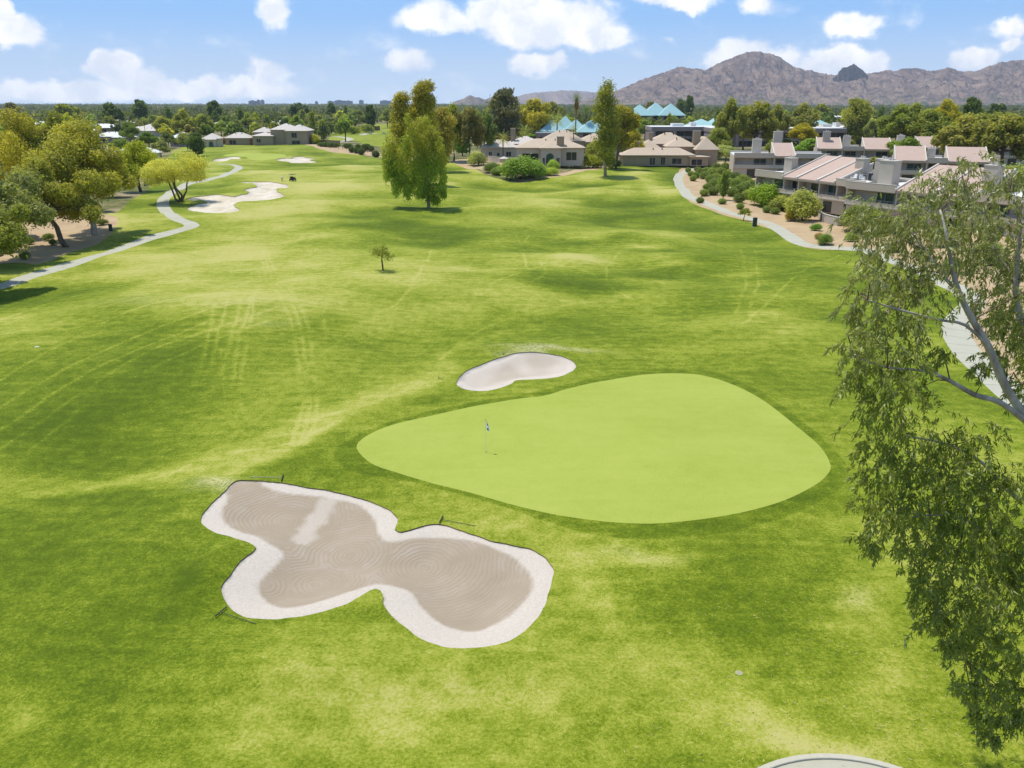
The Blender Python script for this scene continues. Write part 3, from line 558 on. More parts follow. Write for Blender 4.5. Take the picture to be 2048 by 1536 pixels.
ridge('hill', [(905, 204), (915, 201), (928, 197), (934, 193), (940, 190), (946, 192), (952, 195), (958, 194), (964, 197), (970, 199), (976, 197), (984, 193), (988, 197), (996, 199), (1010, 204)], 6900, 6400, 7300, rockA, 'two small rocky buttes on the horizon left of the dark pine', 110, 24, .12, seed=5)
ridge('far_range', [(985, 204), (1025, 197), (1050, 188), (1070, 185), (1090, 184), (1110, 182), (1128, 180), (1150, 181), (1180, 184), (1215, 186), (1280, 188), (1400, 196), (1450, 203)], 10600, 9500, 11600, rockB, 'faint blue mountain range behind the tall fan palm', 160, 26, .16, seed=11)
M['tower'] = simple('far_tower_concrete', (.20, .22, .25), .7, .1, .05, bump=0)
for i, (x0, x1, yt, lab) in enumerate([(497, 513, 202, 'wide blue-grey office block on the skyline, leftmost of its cluster'), (514, 519, 200.6, 'slim blue-grey tower on the skyline between wide block and last tower'), (522, 526.5, 200.4, 'narrow blue-grey tower at the right end of the left skyline cluster'),
                                       (630, 634, 203.2, 'tiny grey tower alone on the skyline'), (655, 667, 202.8, 'low pale block at the left end of the long skyline cluster'), (669, 690, 201.2, 'widest stepped grey block on the skyline'), (691, 704, 202, 'dark blue block on the skyline right of the widest block'), (718, 726, 200.8, 'grey skyline tower left of the weeping tree'), (760, 782, 201.5, 'flat brown block on the skyline touching the weeping tree top')]):
    Y = 5600 + 120 * i; a = at(x0, 205, Y); b = at(x1, 205, Y); top = at(x0, yt, Y)[2]; w = b[0] - a[0]
    t = thing('tower_block', lab, 'office tower', (a[0], Y, 0), 0, 'towers on the far skyline')
    MB().box(0, w, 0, 30, 0, top).build('wall', M['tower'], t); MB().box(w * .2, w * .6, 5, 25, top, top + 4).build('roof_plant', M['tower'], t)

# ---------------------------------------------------------------- building materials
M['stucco'] = simple('grey_stucco', (.54, .445, .345), .95, .10, .6, .1, .1)
M['stucco_pale'] = simple('beige_stucco', (.50, .43, .35), .95, .10, .6, .1, .1)
M['stucco_tan'] = simple('tan_stucco', (.36, .275, .19), .95, .12, .6, .1, .1)
M['stucco_rose'] = simple('mauve_stucco', (.29, .235, .215), .95, .10, .5, .1, .1)
M['trim'] = simple('pale_trim', (.56, .51, .44), .9, .08, 1, .1, 0)
M['whiteroof'] = simple('white_roof_coating', (.68, .67, .64), .85, .10, .5, .1, 0)
def tiles(name, col, pitch=.33):
    t = NT(name); o = t.obj(); n1 = t.noise(.5, 5, .6); n2 = t.noise(4, 3, .6)
    x, y, z = t.n('SeparateXYZ', {0: o}).outputs
    rows = t.math('SINE', t.math('MULTIPLY', z, 2 * math.pi / .16)); cols = t.math('SINE', t.math('MULTIPLY', t.math('ADD', x, y), 2 * math.pi / pitch))
    c = t.mix(t.math('ADD', t.math('MULTIPLY', n1, .5), t.math('MULTIPLY', n2, .5)), tuple(q * .76 for q in col), tuple(min(1, q * 1.2) for q in col))
    c = t.mix(t.math('MULTIPLY', t.rng(rows, .6, 1), .22), c, tuple(q * .5 for q in col))
    return t.bsdf(c, .9, t.bump(t.math('ADD', rows, cols), .35, .04), .1)
M['pinktile'] = tiles('pink_clay_tiles', (.48, .355, .285)); M['beigetile'] = tiles('beige_concrete_tiles', (.52, .415, .305)); M['teal'] = tiles('turquoise_metal_roof', (.33, .51, .51), .5)
M['paletile'] = tiles('pale_tiles', (.58, .52, .45))
def glass(name, col):
    t = NT(name); n = t.noise(.7, 3); c = t.mix(n, tuple(q * .6 for q in col), tuple(q * 1.5 for q in col)); return t.bsdf(c, .12, None, .5)
M['glass'] = glass('dark_window_glass', (.018, .024, .028)); M['glassg'] = glass('green_window_glass', (.03, .065, .06))
M['metal'] = simple('painted_steel', (.30, .28, .26), .5, .05, 4, .4, 0); M['white'] = simple('white_paint', (.74, .73, .71), .6, .05, 2, .3, 0)
M['black'] = simple('black_plastic', (.018, .019, .018), .5, .1, 5, .4, 0); M['brown'] = simple('brown_block_wall', (.21, .13, .09), .95, .14, 1.2, .1, .1)

def slab_roof(mb, s0, s1, t0, z0, t1, z1, th=.22):
    mb.hexa([(s0, t0, z0), (s1, t0, z0), (s1, t1, z1), (s0, t1, z1), (s0, t0, z0 + th), (s1, t0, z0 + th), (s1, t1, z1 + th), (s0, t1, z1 + th)])
def townhouse(label, loc, rz, bays, chimneys=(), depth=13.0, group='stucco townhouses along the right gravel bed', st='stucco'):
    """two storeys, local x along the balcony front, local y into the house"""
    t = thing('townhouse', label, 'townhouse', loc, rz, group)
    L0, L1 = bays[0][0], bays[-1][1]; sw = M[st]
    w = MB(); w.box(L0, L1, 2.0, depth, 0, 5.95); w.box(L0, L1, .55, 2.0, 0, 2.7)
    for i, b in enumerate(bays): w.box(b[0] + .02, b[0] + .34, .04, 2.0, 2.7, 5.9)
    w.box(L1 - .36, L1 - .03, .04, 2.0, 2.7, 5.9); w.build('wall', sw, t)
    MB().box(L0 - .05, L1 + .05, -.05, 2.0, 2.7, 2.95).build('balcony_floor', M['trim'], t)
    for i, b in enumerate(bays):
        s0, s1, kind = b; c = (s0 + s1) / 2; a0, a1 = s0 + .36, s1 - .04
        if kind == 'wall':
            MB().box(a0, a1, .05, .9, 2.97, 5.88).build('wall', sw, t); f = MB().box(c - .9, c + .9, -.02, .05, 3.7, 5.0).build('window', M['glass'], t); MB().box(c - .06, c + .06, -.07, -.02, 3.7, 5.0).box(c - 1.0, c + 1.0, -.05, -.02, 3.6, 3.7).build('frame', M['white'], f)
        else:
            p = MB().box(a0, a1, .03, .22, 2.95, 3.62).build('balcony_parapet', sw, t)
            r = MB(); r.box(a0, a1, .10, .15, 3.98, 4.04); r.box(a0, a1, .10, .15, 3.80, 3.84)
            k = a0 + .3
            while k < a1: r.box(k, k + .05, .105, .145, 3.62, 3.98); k += 1.4
            r.build('railing', M['metal'], p)
            gw = min(3.4, (a1 - a0) * .62); g0 = a0 + (a1 - a0 - gw) * (.3 if i % 2 else .75)
            f = MB().box(g0, g0 + gw, 1.93, 2.0, 2.97, 5.2).build('window', M['glass' if i % 3 else 'glassg'], t)
            MB().box(g0 + gw * .48, g0 + gw * .52, 1.88, 1.93, 2.97, 5.2).box(g0 - .08, g0, 1.88, 1.93, 2.97, 5.28).box(g0 + gw, g0 + gw + .08, 1.88, 1.93, 2.97, 5.28).build('frame', M['metal'], f)
        gw = min(3.2, (s1 - s0) * .5); MB().box(c - gw / 2, c + gw / 2, .48, .55, .1, 2.3).build('window', M['glass'], t)
        if kind in ('flat', 'terrace', 'wall'):
            MB().box(s0, s1 - .01, -.28, .10, 5.62, 6.95).build('fascia', sw, t)
            MB().box(s0 + .01, s1 - .02, .10, depth - .2, 5.95, 6.45).build('roof', M['whiteroof'], t)
            MB().box(s0 + .01, s1 - .02, depth - .2, depth + .1, 5.95, 6.95).build('parapet', M['trim'], t); MB().box(s0, s1 - .01, -.30, .12, 6.952, 7.02).build('coping', M['trim'], t)
        else:
            z1 = 10.0 if kind == 'roof' else 9.3; t1 = depth - 2.2 if kind == 'roof' else depth - 4
            MB().box(s0 + .01, s1 - .02, -.15, .3, 5.62, 5.94).build('fascia', M['trim'], t)
            m = MB(); slab_roof(m, s0 + .32, s1 - .30, -.45, 5.96, t1, z1); rf = m.build('roof', M['pinktile'], t)
            for q in (s0, s1 - .30): m = MB(); slab_roof(m, q, q + .31, -.55, 6.0, t1 + .1, z1 + .02, .42); m.build('parapet', M['trim'], rf)
            m = MB().hexa([(s0 + .04, .3, 5.95), (s1 - .04, .3, 5.95), (s1 - .04, t1, 5.95), (s0 + .04, t1, 5.95), (s0 + .04, .3, 6.1), (s1 - .04, .3, 6.1), (s1 - .04, t1, z1 - .05), (s0 + .04, t1, z1 - .05)])
            m.build('wall', sw, t)
    for (s, tt, wx, wy, z0, z1) in chimneys:
        c = MB().box(s - wx / 2, s + wx / 2, tt - wy / 2, tt + wy / 2, z0, z1).build('chimney', M['stucco_pale'], t)
        MB().box(s - wx / 2 - .08, s + wx / 2 + .08, tt - wy / 2 - .08, tt + wy / 2 + .08, z1, z1 + .14).box(s - .45, s - .1, tt - .2, tt + .2, z1 + .14, z1 + .6).box(s + .15, s + .5, tt - .2, tt + .2, z1 + .14, z1 + .5).build('chimney_cap', M['trim'], c)
    return t
AU = math.atan2(-.92, .40)
townhouse('long stucco townhouse with pink roofs and white roof terrace, beside the olive shrub tree', (54, 188, 0), AU, [(0, 9, 'flat'), (9, 13.4, 'roof'), (13.4, 19.4, 'roof'), (19.4, 24.2, 'roof2'), (24.2, 31.5, 'terrace')],
          [(7.2, 3.2, 2.4, 1.6, 6.45, 9.7), (23.3, 7.0, 2.2, 1.6, 7.4, 10.4), (31.0, 4.5, 2.6, 2.0, 6.45, 10.8)])
townhouse('nearest stucco townhouse with tall block chimney, half hidden by the eucalyptus', (63.4, 160, 0), AU + .12, [(0, 10.6, 'flat'), (10.6, 18, 'roof'), (18, 25, 'roof'), (25, 33, 'terrace'), (33, 40, 'roof')],
          [(5.8, 4.0, 3.0, 2.2, 6.45, 10.8), (24, 6, 2.4, 1.8, 8, 11)])
townhouse('end stucco townhouse facing the fairway, next to the grey-green shrub', (65.5, 252, 0), math.atan2(-.16, .987), [(0, 11.4, 'flat'), (11.4, 17.5, 'roof2'), (17.5, 27, 'terrace')],
          [(6.8, 5, 2.6, 1.8, 6.45, 10.6), (13.6, 12, 2.6, 1.6, 8, 12.6)])
townhouse('stucco townhouse behind, with sloping parapets and two small pink roofs, below the yellow tree', (104, 292, 0), -.25, [(0, 8, 'roof2'), (8, 15, 'flat'), (15, 24, 'roof2')], [(3.2, 6, 2.4, 1.6, 8, 11.4), (10, 7, 2.4, 1.6, 6.45, 10)])
townhouse('grey stucco townhouse in the back row with wide blank parapets and rooftop chimneys', (134, 300, 0), -.12, [(0, 9, 'terrace'), (9, 15, 'roof2'), (15, 28, 'flat')], [(4, 8, 2.4, 1.6, 6.45, 9.8), (19, 6, 2.8, 2, 6.45, 11.2)])
townhouse('stucco townhouse between shrubs with a broad pink roof, in front of the dense trees', (104, 232, 0), -.35, [(0, 8, 'roof2'), (8, 13, 'flat'), (13, 23, 'roof2')], [(9.5, 7, 2, 1.5, 6.45, 9)])
townhouse('stucco townhouse at the edge of the dense trees, mostly hidden', (172, 300, 0), .1, [(0, 9, 'roof2'), (9, 16, 'flat')], [(11, 6, 2, 1.6, 6.45, 9.4)])

def hip(mb, x0, x1, y0, y1, z0, z1, ov=.6):
    x0 -= ov; x1 += ov; y0 -= ov; y1 += ov; w, d = x1 - x0, y1 - y0; th = .18
    if w >= d: r0, r1 = (x0 + d / 2, (y0 + y1) / 2), (x1 - d / 2 + .001, (y0 + y1) / 2)
    else: r0, r1 = ((x0 + x1) / 2, y0 + w / 2), ((x0 + x1) / 2, y1 - w / 2 + .001)
    v = [(x0, y0, z0), (x1, y0, z0), (x1, y1, z0), (x0, y1, z0), (x0, y0, z0 + th), (x1, y0, z0 + th), (x1, y1, z0 + th), (x0, y1, z0 + th), (*r0, z1), (*r1, z1)]
    f = [(0, 3, 2, 1), (0, 1, 5, 4), (1, 2, 6, 5), (2, 3, 7, 6), (3, 0, 4, 7)]
    f += [(4, 5, 9, 8), (5, 6, 9), (6, 7, 8, 9), (7, 4, 8)] if w >= d else [(4, 5, 8), (5, 6, 9, 8), (6, 7, 9), (7, 4, 8, 9)]
    mb.add(v, f)
def arch(mb, c, w, h, y, n=10, z0=0):
    """arched panel facing -y, 6 cm thick"""
    pts = [(c - w / 2, z0), (c + w / 2, z0)] + [(c + w / 2 * math.cos(math.pi * k / n), z0 + h - w / 2 + w / 2 * math.sin(math.pi * k / n)) for k in range(n + 1)]
    b = len(mb.v); m = len(pts); mb.v += [(x, y, z) for x, z in pts] + [(x, y - .06, z) for x, z in pts]
    mb.f.append(tuple(b + m + k for k in range(m))); mb.f += [(b + k, b + (k + 1) % m, b + m + (k + 1) % m, b + m + k) for k in range(m)]
def house(name, label, loc, rz, wings, wins=(), arches=(), chimneys=(), wall='stucco_pale', roof='beigetile', group=None, vents=True):
    t = thing(name, label, 'house', loc, rz, group)
    for i, (x0, x1, y0, y1, h, r) in enumerate(wings):
        MB().box(x0, x1, y0, y1, 0, h).build('wall', M[wall], t); m = MB(); hip(m, x0, x1, y0, y1, h + .003 * (i + 1), r); rf = m.build('roof', M[roof], t)
        if vents and x1 - x0 > 8:
            cx = (x0 + x1) / 2; MB().box(cx - 1.6, cx - 1.3, (y0 + y1) / 2 - 1.5, (y0 + y1) / 2 - 1.2, r - 1.2, r + .0).box(cx + 1.6, cx + 1.9, (y0 + y1) / 2 - 1.5, (y0 + y1) / 2 - 1.2, r - 1.2, r + .0).build('roof_vent', M['black'], rf)
    for (x, y, z, w, h) in wins:
        f = MB().box(x, x + w, y - .05, y, z, z + h).build('window', M['glass'], t); MB().box(x - .1, x + w + .1, y - .08, y - .05, z - .14, z).box(x + w / 2 - .04, x + w / 2 + .04, y - .07, y - .05, z, z + h).build('frame', M['trim'], f)
    for (x, y, w, h) in arches:
        m = MB(); arch(m, x, w + .7, h + .35, y - .001); f = m.build('arch', M['stucco'], t); m = MB(); arch(m, x, w, h, y - .062); m.build('window', M['glassg'], f)
    for (x, y, w, z0, z1) in chimneys:
        c = MB().box(x - w / 2, x + w / 2, y - .6, y + .6, z0, z1).build('chimney', M['stucco_tan'], t); MB().box(x - w / 2 - .1, x + w / 2 + .1, y - .7, y + .7, z1, z1 + .2).build('chimney_cap', M['stucco'], c)
    return t
g = lambda px, py: tuple(G(px, py))
def spot(px, Y):
    d = ray(px, 300); x = d[0] / d[1] * Y; return (x, Y, float(hgt(x, Y)))
# centre houses
house('house', 'beige house with arched entrance, square chimney and wide hip roof behind the bright bush', spot(1034, 285), 0, [(0, 22.5, 2.2, 15, 5.7, 8.6), (8, 14.6, .0, 9, 5.72, 7.6)],
      [(1.8, 2.2, 1.4, 5.4, 2.6), (16.6, 2.2, 1.8, 3.4, 2.6), (8.6, 0, .5, 1.0, 2.2), (13.2, 0, .5, 1.0, 2.2)], [(11, 0, 2.6, 4.2)], [(14.6, 3.6, 2.4, 5.8, 9.3)], 'stucco')
house('house', 'beige house with pale hip roof and slim chimney, left of the arched house', spot(962, 322), .05, [(0, 14, 0, 11, 4.2, 6.9), (11, 24, 5, 17, 5.2, 8)], [(3, 0, 1, 1, 1.7), (9.5, 0, 1, 1.8, 1.7)], [(6.5, 0, 1.0, 2.4)], [(12.5, 8, 1.8, 5, 10.8)], 'stucco_pale', 'paletile')
house('house', 'sprawling tan house with layered hip roofs and square chimney beside the end townhouse', spot(1246, 300), 0, [(0, 25, 0, 9, 3.5, 6.0), (7, 15, 8.5, 19, 5.0, 8.3), (12, 27, 16, 29, 6.6, 10.6), (17, 27.5, 8, 18, 6.0, 9.2), (26.5, 34, 3, 17, 5.2, 9.6), (23.5, 30, -.6, 4, 3.0, 3.5)],
      [(9.6, 0, .3, 1.8, 2.4), (13.5, 0, .3, 1.4, 2.6), (17.5, 0, .6, 3.2, 1.9), (24.2, -.6, .2, 3.6, 2.0), (28.5, 3, 1, 2.2, 2)], [], [(27.4, 9, 2.6, 6, 11.4), (6.6, 8, 1.6, 4, 7.8), (12.6, 20, 1.6, 6, 10.6)], 'stucco_tan')
house('house', 'tan hip roofed house behind the date palms and below the turquoise roofs', spot(1085, 372), 0, [(0, 18, 0, 14, 5, 9.4), (16, 30, 3, 16, 4.4, 8)], [(3, 0, 1, 3, 2)], [], [], 'stucco_tan')
house('house', 'low house with pale roof peeking out between the tall trunk and the layered house', spot(1228, 352), 0, [(0, 12, 0, 10, 3.6, 5.6)], [(3, 0, 1, 2, 1.6)], [], [], 'stucco_pale', 'paletile')
# left houses
house('house', 'large two storey tan house with cream hip roofs behind the distant green', spot(541, 442), 0, [(0, 13, 3, 17, 7.4, 10.6), (8.5, 19.5, 0, 15, 6.9, 10.0), (-9, 1.5, 1, 12, 4.4, 6.2), (-11, -2, 10, 20, 6, 8.6)], [(11.5, 0, 3.6, 2.6, 2.4), (11.5, 0, .2, 4, 2.0), (-7, 1, 1.2, 2, 1.8)], [], [], 'stucco_tan', 'paletile')
house('garage', 'low tan garage with pale hip roof left of the large two storey house', spot(453, 450), 0, [(0, 12.5, 0, 9, 3.4, 6.2)], [(2, 0, .2, 3.4, 2.2)], [], [], 'stucco_tan', 'paletile')
house('house', 'small pale grey house with white arched door beside the reddish bush', spot(408, 428), .1, [(0, 7.8, 0, 8, 3.8, 6.5), (1.6, 6.4, -.9, 5, 3.4, 5.1)], [], [(4, -.9, 2.2, 2.6)], [], 'stucco', 'paletile')
house('house', 'white roofed house with dark porch behind the pale yellow tree', spot(342, 430), -.1, [(0, 10.5, 0, 10, 4, 6.8)], [(2, 0, .8, 3, 2), (6.5, 0, .8, 2.4, 2)], [], [], 'stucco_rose', 'whiteroof')
LH = [(188, 330, 15, 3.4, 'white roofed house with grey gable seen between the left olive trees'), (226, 322, 13, 3.2, 'white roofed house just behind the bright yellow-green tree'), (190, 455, 17, 3.6, 'white flat roofed house with dark carport, left of a palm'), (256, 560, 18, 3.8, 'cream roofed house in the tree belt beside the slender palm'), (288, 640, 17, 3.8, 'pale roofed house half hidden by trees in the belt'),
      (330, 590, 14, 3.6, 'pinkish roofed house in the tree belt behind the dark column tree'), (166, 640, 26, 3.6, 'long white roof showing through the far left trees'), (432, 720, 16, 4.2, 'cream roofed house at the woodland edge, left of three'), (476, 735, 15, 4.4, 'cream roofed house at the woodland edge, middle of three'), (506, 700, 24, 4.0, 'white roofed house with arched porch at the woodland edge'), (90, 430, 16, 3.4, 'white roofed house glimpsed behind the tall left olive trees'), (120, 560, 20, 3.6, 'white roof low behind the far left trees'), (352, 690, 18, 4, 'cream roofed house far in the belt above the white roofed porch house'), (62, 700, 22, 4, 'white roof near the horizon at the far left'), (212, 760, 24, 4, 'long white roofed house deep in the left belt'), (560, 800, 20, 4.4, 'white roofed house in the belt right of the arched porch house'), (392, 880, 26, 4.4, 'pale roofed house near the left horizon'), (846, 640, 20, 4, 'white roofed house glimpsed right of the golden trees')]
for i, (px, Y, w, h, lab) in enumerate(LH):
    house('house', lab, spot(px, Y), (i % 3 - 1) * .15, [(0, w, 0, w * .7, h, h + 2.4), (w * .6, w * 1.15, -2, w * .5, h - .4, h + 1.5)], [(w * .2, 0, .9, 2.4, 1.6), (w * .75, -2, .3, 3, 2)], [(w * .45, 0, 1.6, 2.5)] if 'arched' in lab else [], [], 'stucco_pale' if i % 2 else 'stucco_rose', 'beigetile' if 'pinkish' in lab else ('paletile' if i in (3, 4, 7, 8) else 'whiteroof'), 'pale roofed houses in the left tree belt')
RH = [(1640, 520, 22, 5, 'pinktile', 'pink roofed house behind the tall right eucalyptus and the long office'), (1745, 540, 20, 7, 'pinktile', 'pink roofed two storey house between dense trees at right'), (1660, 640, 26, 4, 'beigetile', 'pink roofed building far beyond the office blocks'), (1640, 900, 30, 5, 'whiteroof', 'flat cream building in the far right woodland'), (1965, 800, 22, 4, 'whiteroof', 'small white roof far out in the right woodland')]
for (px, Y, w, h, rf, lab) in RH: house('house', lab, spot(px, Y), .1, [(0, w, 0, w * .6, h, h + 3), (w * .5, w * 1.1, -3, w * .4, h - .6, h + 2)], [(w * .2, 0, 1, 2.4, 1.6)], [], [], 'stucco_pale', rf)

# two-storey office wings and their turquoise pyramid roofs
def office(label, loc, L, bay=11.0, depth=22, h=9.0, rz=0):
    t = thing('office_building', label, 'office building', loc, rz, 'long mauve office wings')
    MB().box(0, L, .6, depth, 0, h - 1.9).build('wall', M['stucco_rose'], t); MB().box(-.3, L + .3, -.2, depth + .2, h - 1.9, h).build('fascia', M['stucco_rose'], t)
    MB().box(-.1, L + .1, 0, depth, h, h + .12).box(-.1, L + .1, 0, depth, h + .12, h + .2).build('roof', M['whiteroof'], t)
    k = 0.0
    while k < L - 1:
        w = min(bay, L - k); f = None
        MB().box(k, k + 1.5, -.6, .6, 0, h - 1.2).build('column', M['stucco_rose'], t)
        for z in (.6, h / 2 - .1):
            f = MB().box(k + 2.2, k + w - .8, .52, .6, z, z + 2.4).build('window', M['glass'], t); MB().box(k + 2.1, k + w - .7, .44, .52, z - .3, z).box(k + w / 2 + .6, k + w / 2 + .72, .46, .52, z, z + 2.4).build('frame', M['stucco_rose'], f)
        k += bay
    MB().box(L * .3, L * .45, depth * .4, depth * .7, h + .2, h + 1.6).box(L * .55, L * .62, depth * .5, depth * .75, h + .2, h + 2.2).build('roof_plant', M['whiteroof'], t)
    return t
office('long two storey office wing with white roof behind the layered house', spot(1302, 455), 41)
office('long two storey office wing with white roof behind the tall eucalyptus pair', spot(1425, 430), 66)
office('two storey office wing with white roof right of the golden tree', spot(1618, 440), 30)
office('low mauve office wing under turquoise roofs behind the date palms', spot(1072, 432), 34, 8.5, 20, 6.5)
def pavilion(label, px, Y, w, z0, z1):
    p = spot(px, Y); t = thing('pavilion', label, 'pavilion', (p[0] - w / 2, p[1], 0), 0, 'turquoise pyramid roofed pavilions')
    MB().box(.8, w - .8, .8, w - .8, 0, z0).build('wall', M['stucco_rose'], t); m = MB(); hip(m, 0, w, 0, w, z0, z1, .3); m.build('roof', M['teal'], t)
    m = MB(); m.box(w * .2, w * .8, .72, .8, z0 - 3, z0 - .6); m.build('window', M['glass'], t)
for a in [('turquoise pyramid roof at the left, over the mauve wing', 1104, 436, 13, 7.0, 12.6), ('tallest turquoise pyramid roof behind the date palm', 1131, 446, 13.5, 7.0, 14.6), ('small turquoise pyramid roof between palm trunk and tallest one', 1152, 441, 10, 8, 13.0), ('turquoise pyramid roof partly behind the tall leaning tree', 1186, 430, 17, 6.8, 13),
          ('left of the three far turquoise pyramids over the trees', 1279, 690, 21, 11, 19.6), ('middle and tallest of the three far turquoise pyramids', 1311, 700, 22, 11, 21.3), ('right of the three far turquoise pyramids over the trees', 1341, 694, 21, 11, 20.4),
          ('turquoise pyramid roof at the left foot of the tall eucalyptus pair', 1405, 475, 17, 8.2, 12.4), ('turquoise roof glimpsed through the eucalyptus pair', 1447, 480, 16, 9, 16), ('turquoise roof right of the golden tree', 1628, 470, 16, 9, 13.6)]: pavilion(*a)

# garden walls and the far fence
def wall_run(name, label, pts, h, th, mat, cat):
    P = [G(*p) for p in pts]; m = MB(); cap = MB(); t = thing(name, label, cat, tuple(P[0]))
    for a, b in zip(P[:-1], P[1:]):
        d = (b - a)[:2]; d /= np.linalg.norm(d); n = np.array([-d[1], d[0]]) * th / 2; o = P[0]; e = d * .0
        q = [(*(a[:2] - n - o[:2]), a[2] - o[2] - .4), (*(b[:2] - n - o[:2]), b[2] - o[2] - .4), (*(b[:2] + n - o[:2]), b[2] - o[2] - .4), (*(a[:2] + n - o[:2]), a[2] - o[2] - .4)]
        m.hexa(q + [(x, y, z + .4 + h) for x, y, z in q]); n2 = n * .35
        cap.hexa([(x + s * n2[0], y + s * n2[1], z + .4 + h + .005) for (x, y, z), s in zip(q, (-1, -1, 1, 1))] + [(x + s * n2[0], y + s * n2[1], z + .48 + h) for (x, y, z), s in zip(q, (-1, -1, 1, 1))])
    m.build('wall', M[mat], t); cap.build('coping', M['trim' if mat != 'brown' else 'brown'], t)
wall_run('garden_wall', 'long low brown garden wall in front of the large two storey house', [(500, 287), (560, 286.6), (620, 286), (655, 288), (680, 290)], 1.9, .3, 'brown', 'garden wall')
wall_run('garden_wall', 'curved low stucco patio wall on the gravel beside the townhouses', [(1636, 437), (1646, 444), (1660, 448), (1676, 452), (1686, 448), (1690, 436)], 1.5, .3, 'stucco_pale', 'patio wall')
wall_run('garden_wall', 'pinkish low wall in deep shade at the far left trees', [(-30, 452), (10, 462), (45, 459)], 1.6, .3, 'stucco_tan', 'garden wall')
wall_run('garden_wall', 'low brown terrace wall in front of the layered house', [(1246, 331), (1300, 332.5), (1370, 333), (1425, 327)], .9, .3, 'brown', 'garden wall')
wall_run('garden_wall', 'low tan wall curving behind the pale yellow tree', [(288, 372), (300, 369), (318, 366), (326, 359)], 1.2, .3, 'stucco_tan', 'garden wall')
wall_run('garden_wall', 'beige courtyard wall left of the arched house', [(976, 322), (1000, 326), (1030, 327)], 1.8, .3, 'stucco', 'courtyard wall')
wall_run('garden_wall', 'dark brown retaining wall across the far fairway', [(688, 262), (720, 261), (760, 261)], 3.2, .5, 'brown', 'retaining wall')
ft = thing('fence', 'thin dark post and rail fence on the tan bank beyond the fairway', 'fence', tuple(G(660, 297)))
P0 = G(660, 297); prev = None; rail = MB()
for k in range(13):
    p = G(660 + 8.4 * k, 297 + .95 * k) - P0; MB().box(p[0] - .07, p[0] + .07, p[1] - .07, p[1] + .07, p[2] - .2, p[2] + 1.5).build('post', M['brown'], ft)
    if prev is not None: rail.tube([prev + np.array([0, 0, 1.2]), p + np.array([0, 0, 1.2])], .04, 4)
    prev = p
rail.build('rail', M['brown'], ft)
# ---------------------------------------------------------------- vegetation
def leaf_mat(name, rough=.6, trans=.45, turn=(.42, .335, .05)):
    t = NT(name); oi = t.n('ObjectInfo'); base = t.mix(1.0, oi.outputs['Color'], (2.65, 2.55, 1.6), 'MULTIPLY'); tint = t.attr('tint'); yel = t.attr('yel')
    c = t.mix(tint, t.mix(1.0, base, (.62, .66, .70), 'MULTIPLY'), t.mix(1.0, base, (1.42, 1.36, 1.10), 'MULTIPLY'))
    c = t.mix(yel, c, turn)
    d = t.n('BsdfPrincipled', {'Base Color': c, 'Roughness': rough, 'Specular IOR Level': .25}); tr = t.n('BsdfTranslucent', {'Color': t.mix(1.0, c, (1.15, 1.2, .6), 'MULTIPLY')})
    m = t.n('MixShader', {0: trans, 1: d.outputs[0], 2: tr.outputs[0]}); t.t.links.new(m.outputs[0], t.out.inputs[0]); return t.m
M['leaf'] = leaf_mat('foliage')
def bark(name, a, b, sc=3):
    t = NT(name); mp = t.n('Mapping', {'Vector': t.obj(), 'Scale': (sc, sc, sc * .35)}).outputs[0]; n = t.noise(1.0, 6, .6, mp)
    return t.bsdf(t.mix(t.rng(n, .35, .65), a, b), .9, t.bump(n, .4, .03), .1)
M['bark'] = bark('brown_bark', (.085, .06, .04), (.19, .145, .105)); M['palebark'] = bark('pale_eucalyptus_bark', (.24, .19, .15), (.50, .45, .38), 2)
M['palmbark'] = bark('palm_bark', (.10, .075, .055), (.19, .15, .11), 4)
def crown_arrays(clumps, n, size, rs, droop=0.0, asp=2.0, shell=.5, yelf=None, up=.25):
    C = np.array(clumps, float); w = (C[:, 3] * C[:, 4] + C[:, 4] * C[:, 5] + C[:, 3] * C[:, 5]); w = w / w.sum()
    k = rs.choice(len(C), n, p=w); d = rs.normal(size=(n, 3)); d /= np.linalg.norm(d, axis=1)[:, None]
    r = shell + (1 - shell) * rs.rand(n) ** .6; r *= 1 + .17 * rs.normal(size=n); p = C[k, :3] + d * r[:, None] * C[k, 3:6]
    nr = d * .75 + rs.normal(size=(n, 3)) * .55; nr[:, 2] += up; nr /= np.linalg.norm(nr, axis=1)[:, None]
    t = rs.normal(size=(n, 3)); t[:, 2] -= droop * 2.5; t -= nr * (t * nr).sum(1)[:, None]; t /= np.linalg.norm(t, axis=1)[:, None] + 1e-9; b = np.cross(nr, t)
    s = size * (.55 + .9 * rs.rand(n)); L = (s * .5 * math.sqrt(asp))[:, None]; B = (s * .5 / math.sqrt(asp))[:, None]
    V = np.stack([p - t * L, p + b * B - t * L * .1, p + t * L, p - b * B - t * L * .1], 1).reshape(-1, 3); F = np.arange(4 * n).reshape(n, 4)
    ct = rs.rand(len(C)); tint = np.clip(.5 * ct[k] + .5 * rs.rand(n), 0, 1); yl = np.zeros(n) if yelf is None else np.clip(yelf(p, ct[k], rs.rand(n)), 0, 1)
    return V, F, np.repeat(tint, 4), np.repeat(yl, 4)
def crown_mesh(name, clumps, n, size, seed, **k):
    V, F, ti, ye = crown_arrays(clumps, n, size, np.random.RandomState(seed), **k); return np_mesh(name, V, F, [M['leaf']], attrs={'tint': ti, 'yel': ye})
def limb_mesh(name, lines, mat, n=6):
    m = MB()
    for pts, r in lines: m.tube(pts, r, n)
    me = bpy.data.meshes.new(name); me.from_pydata(m.v, [], m.f); me.update(); me.materials.append(mat); me.polygons.foreach_set('use_smooth', np.full(len(me.polygons), True, bool)); return me
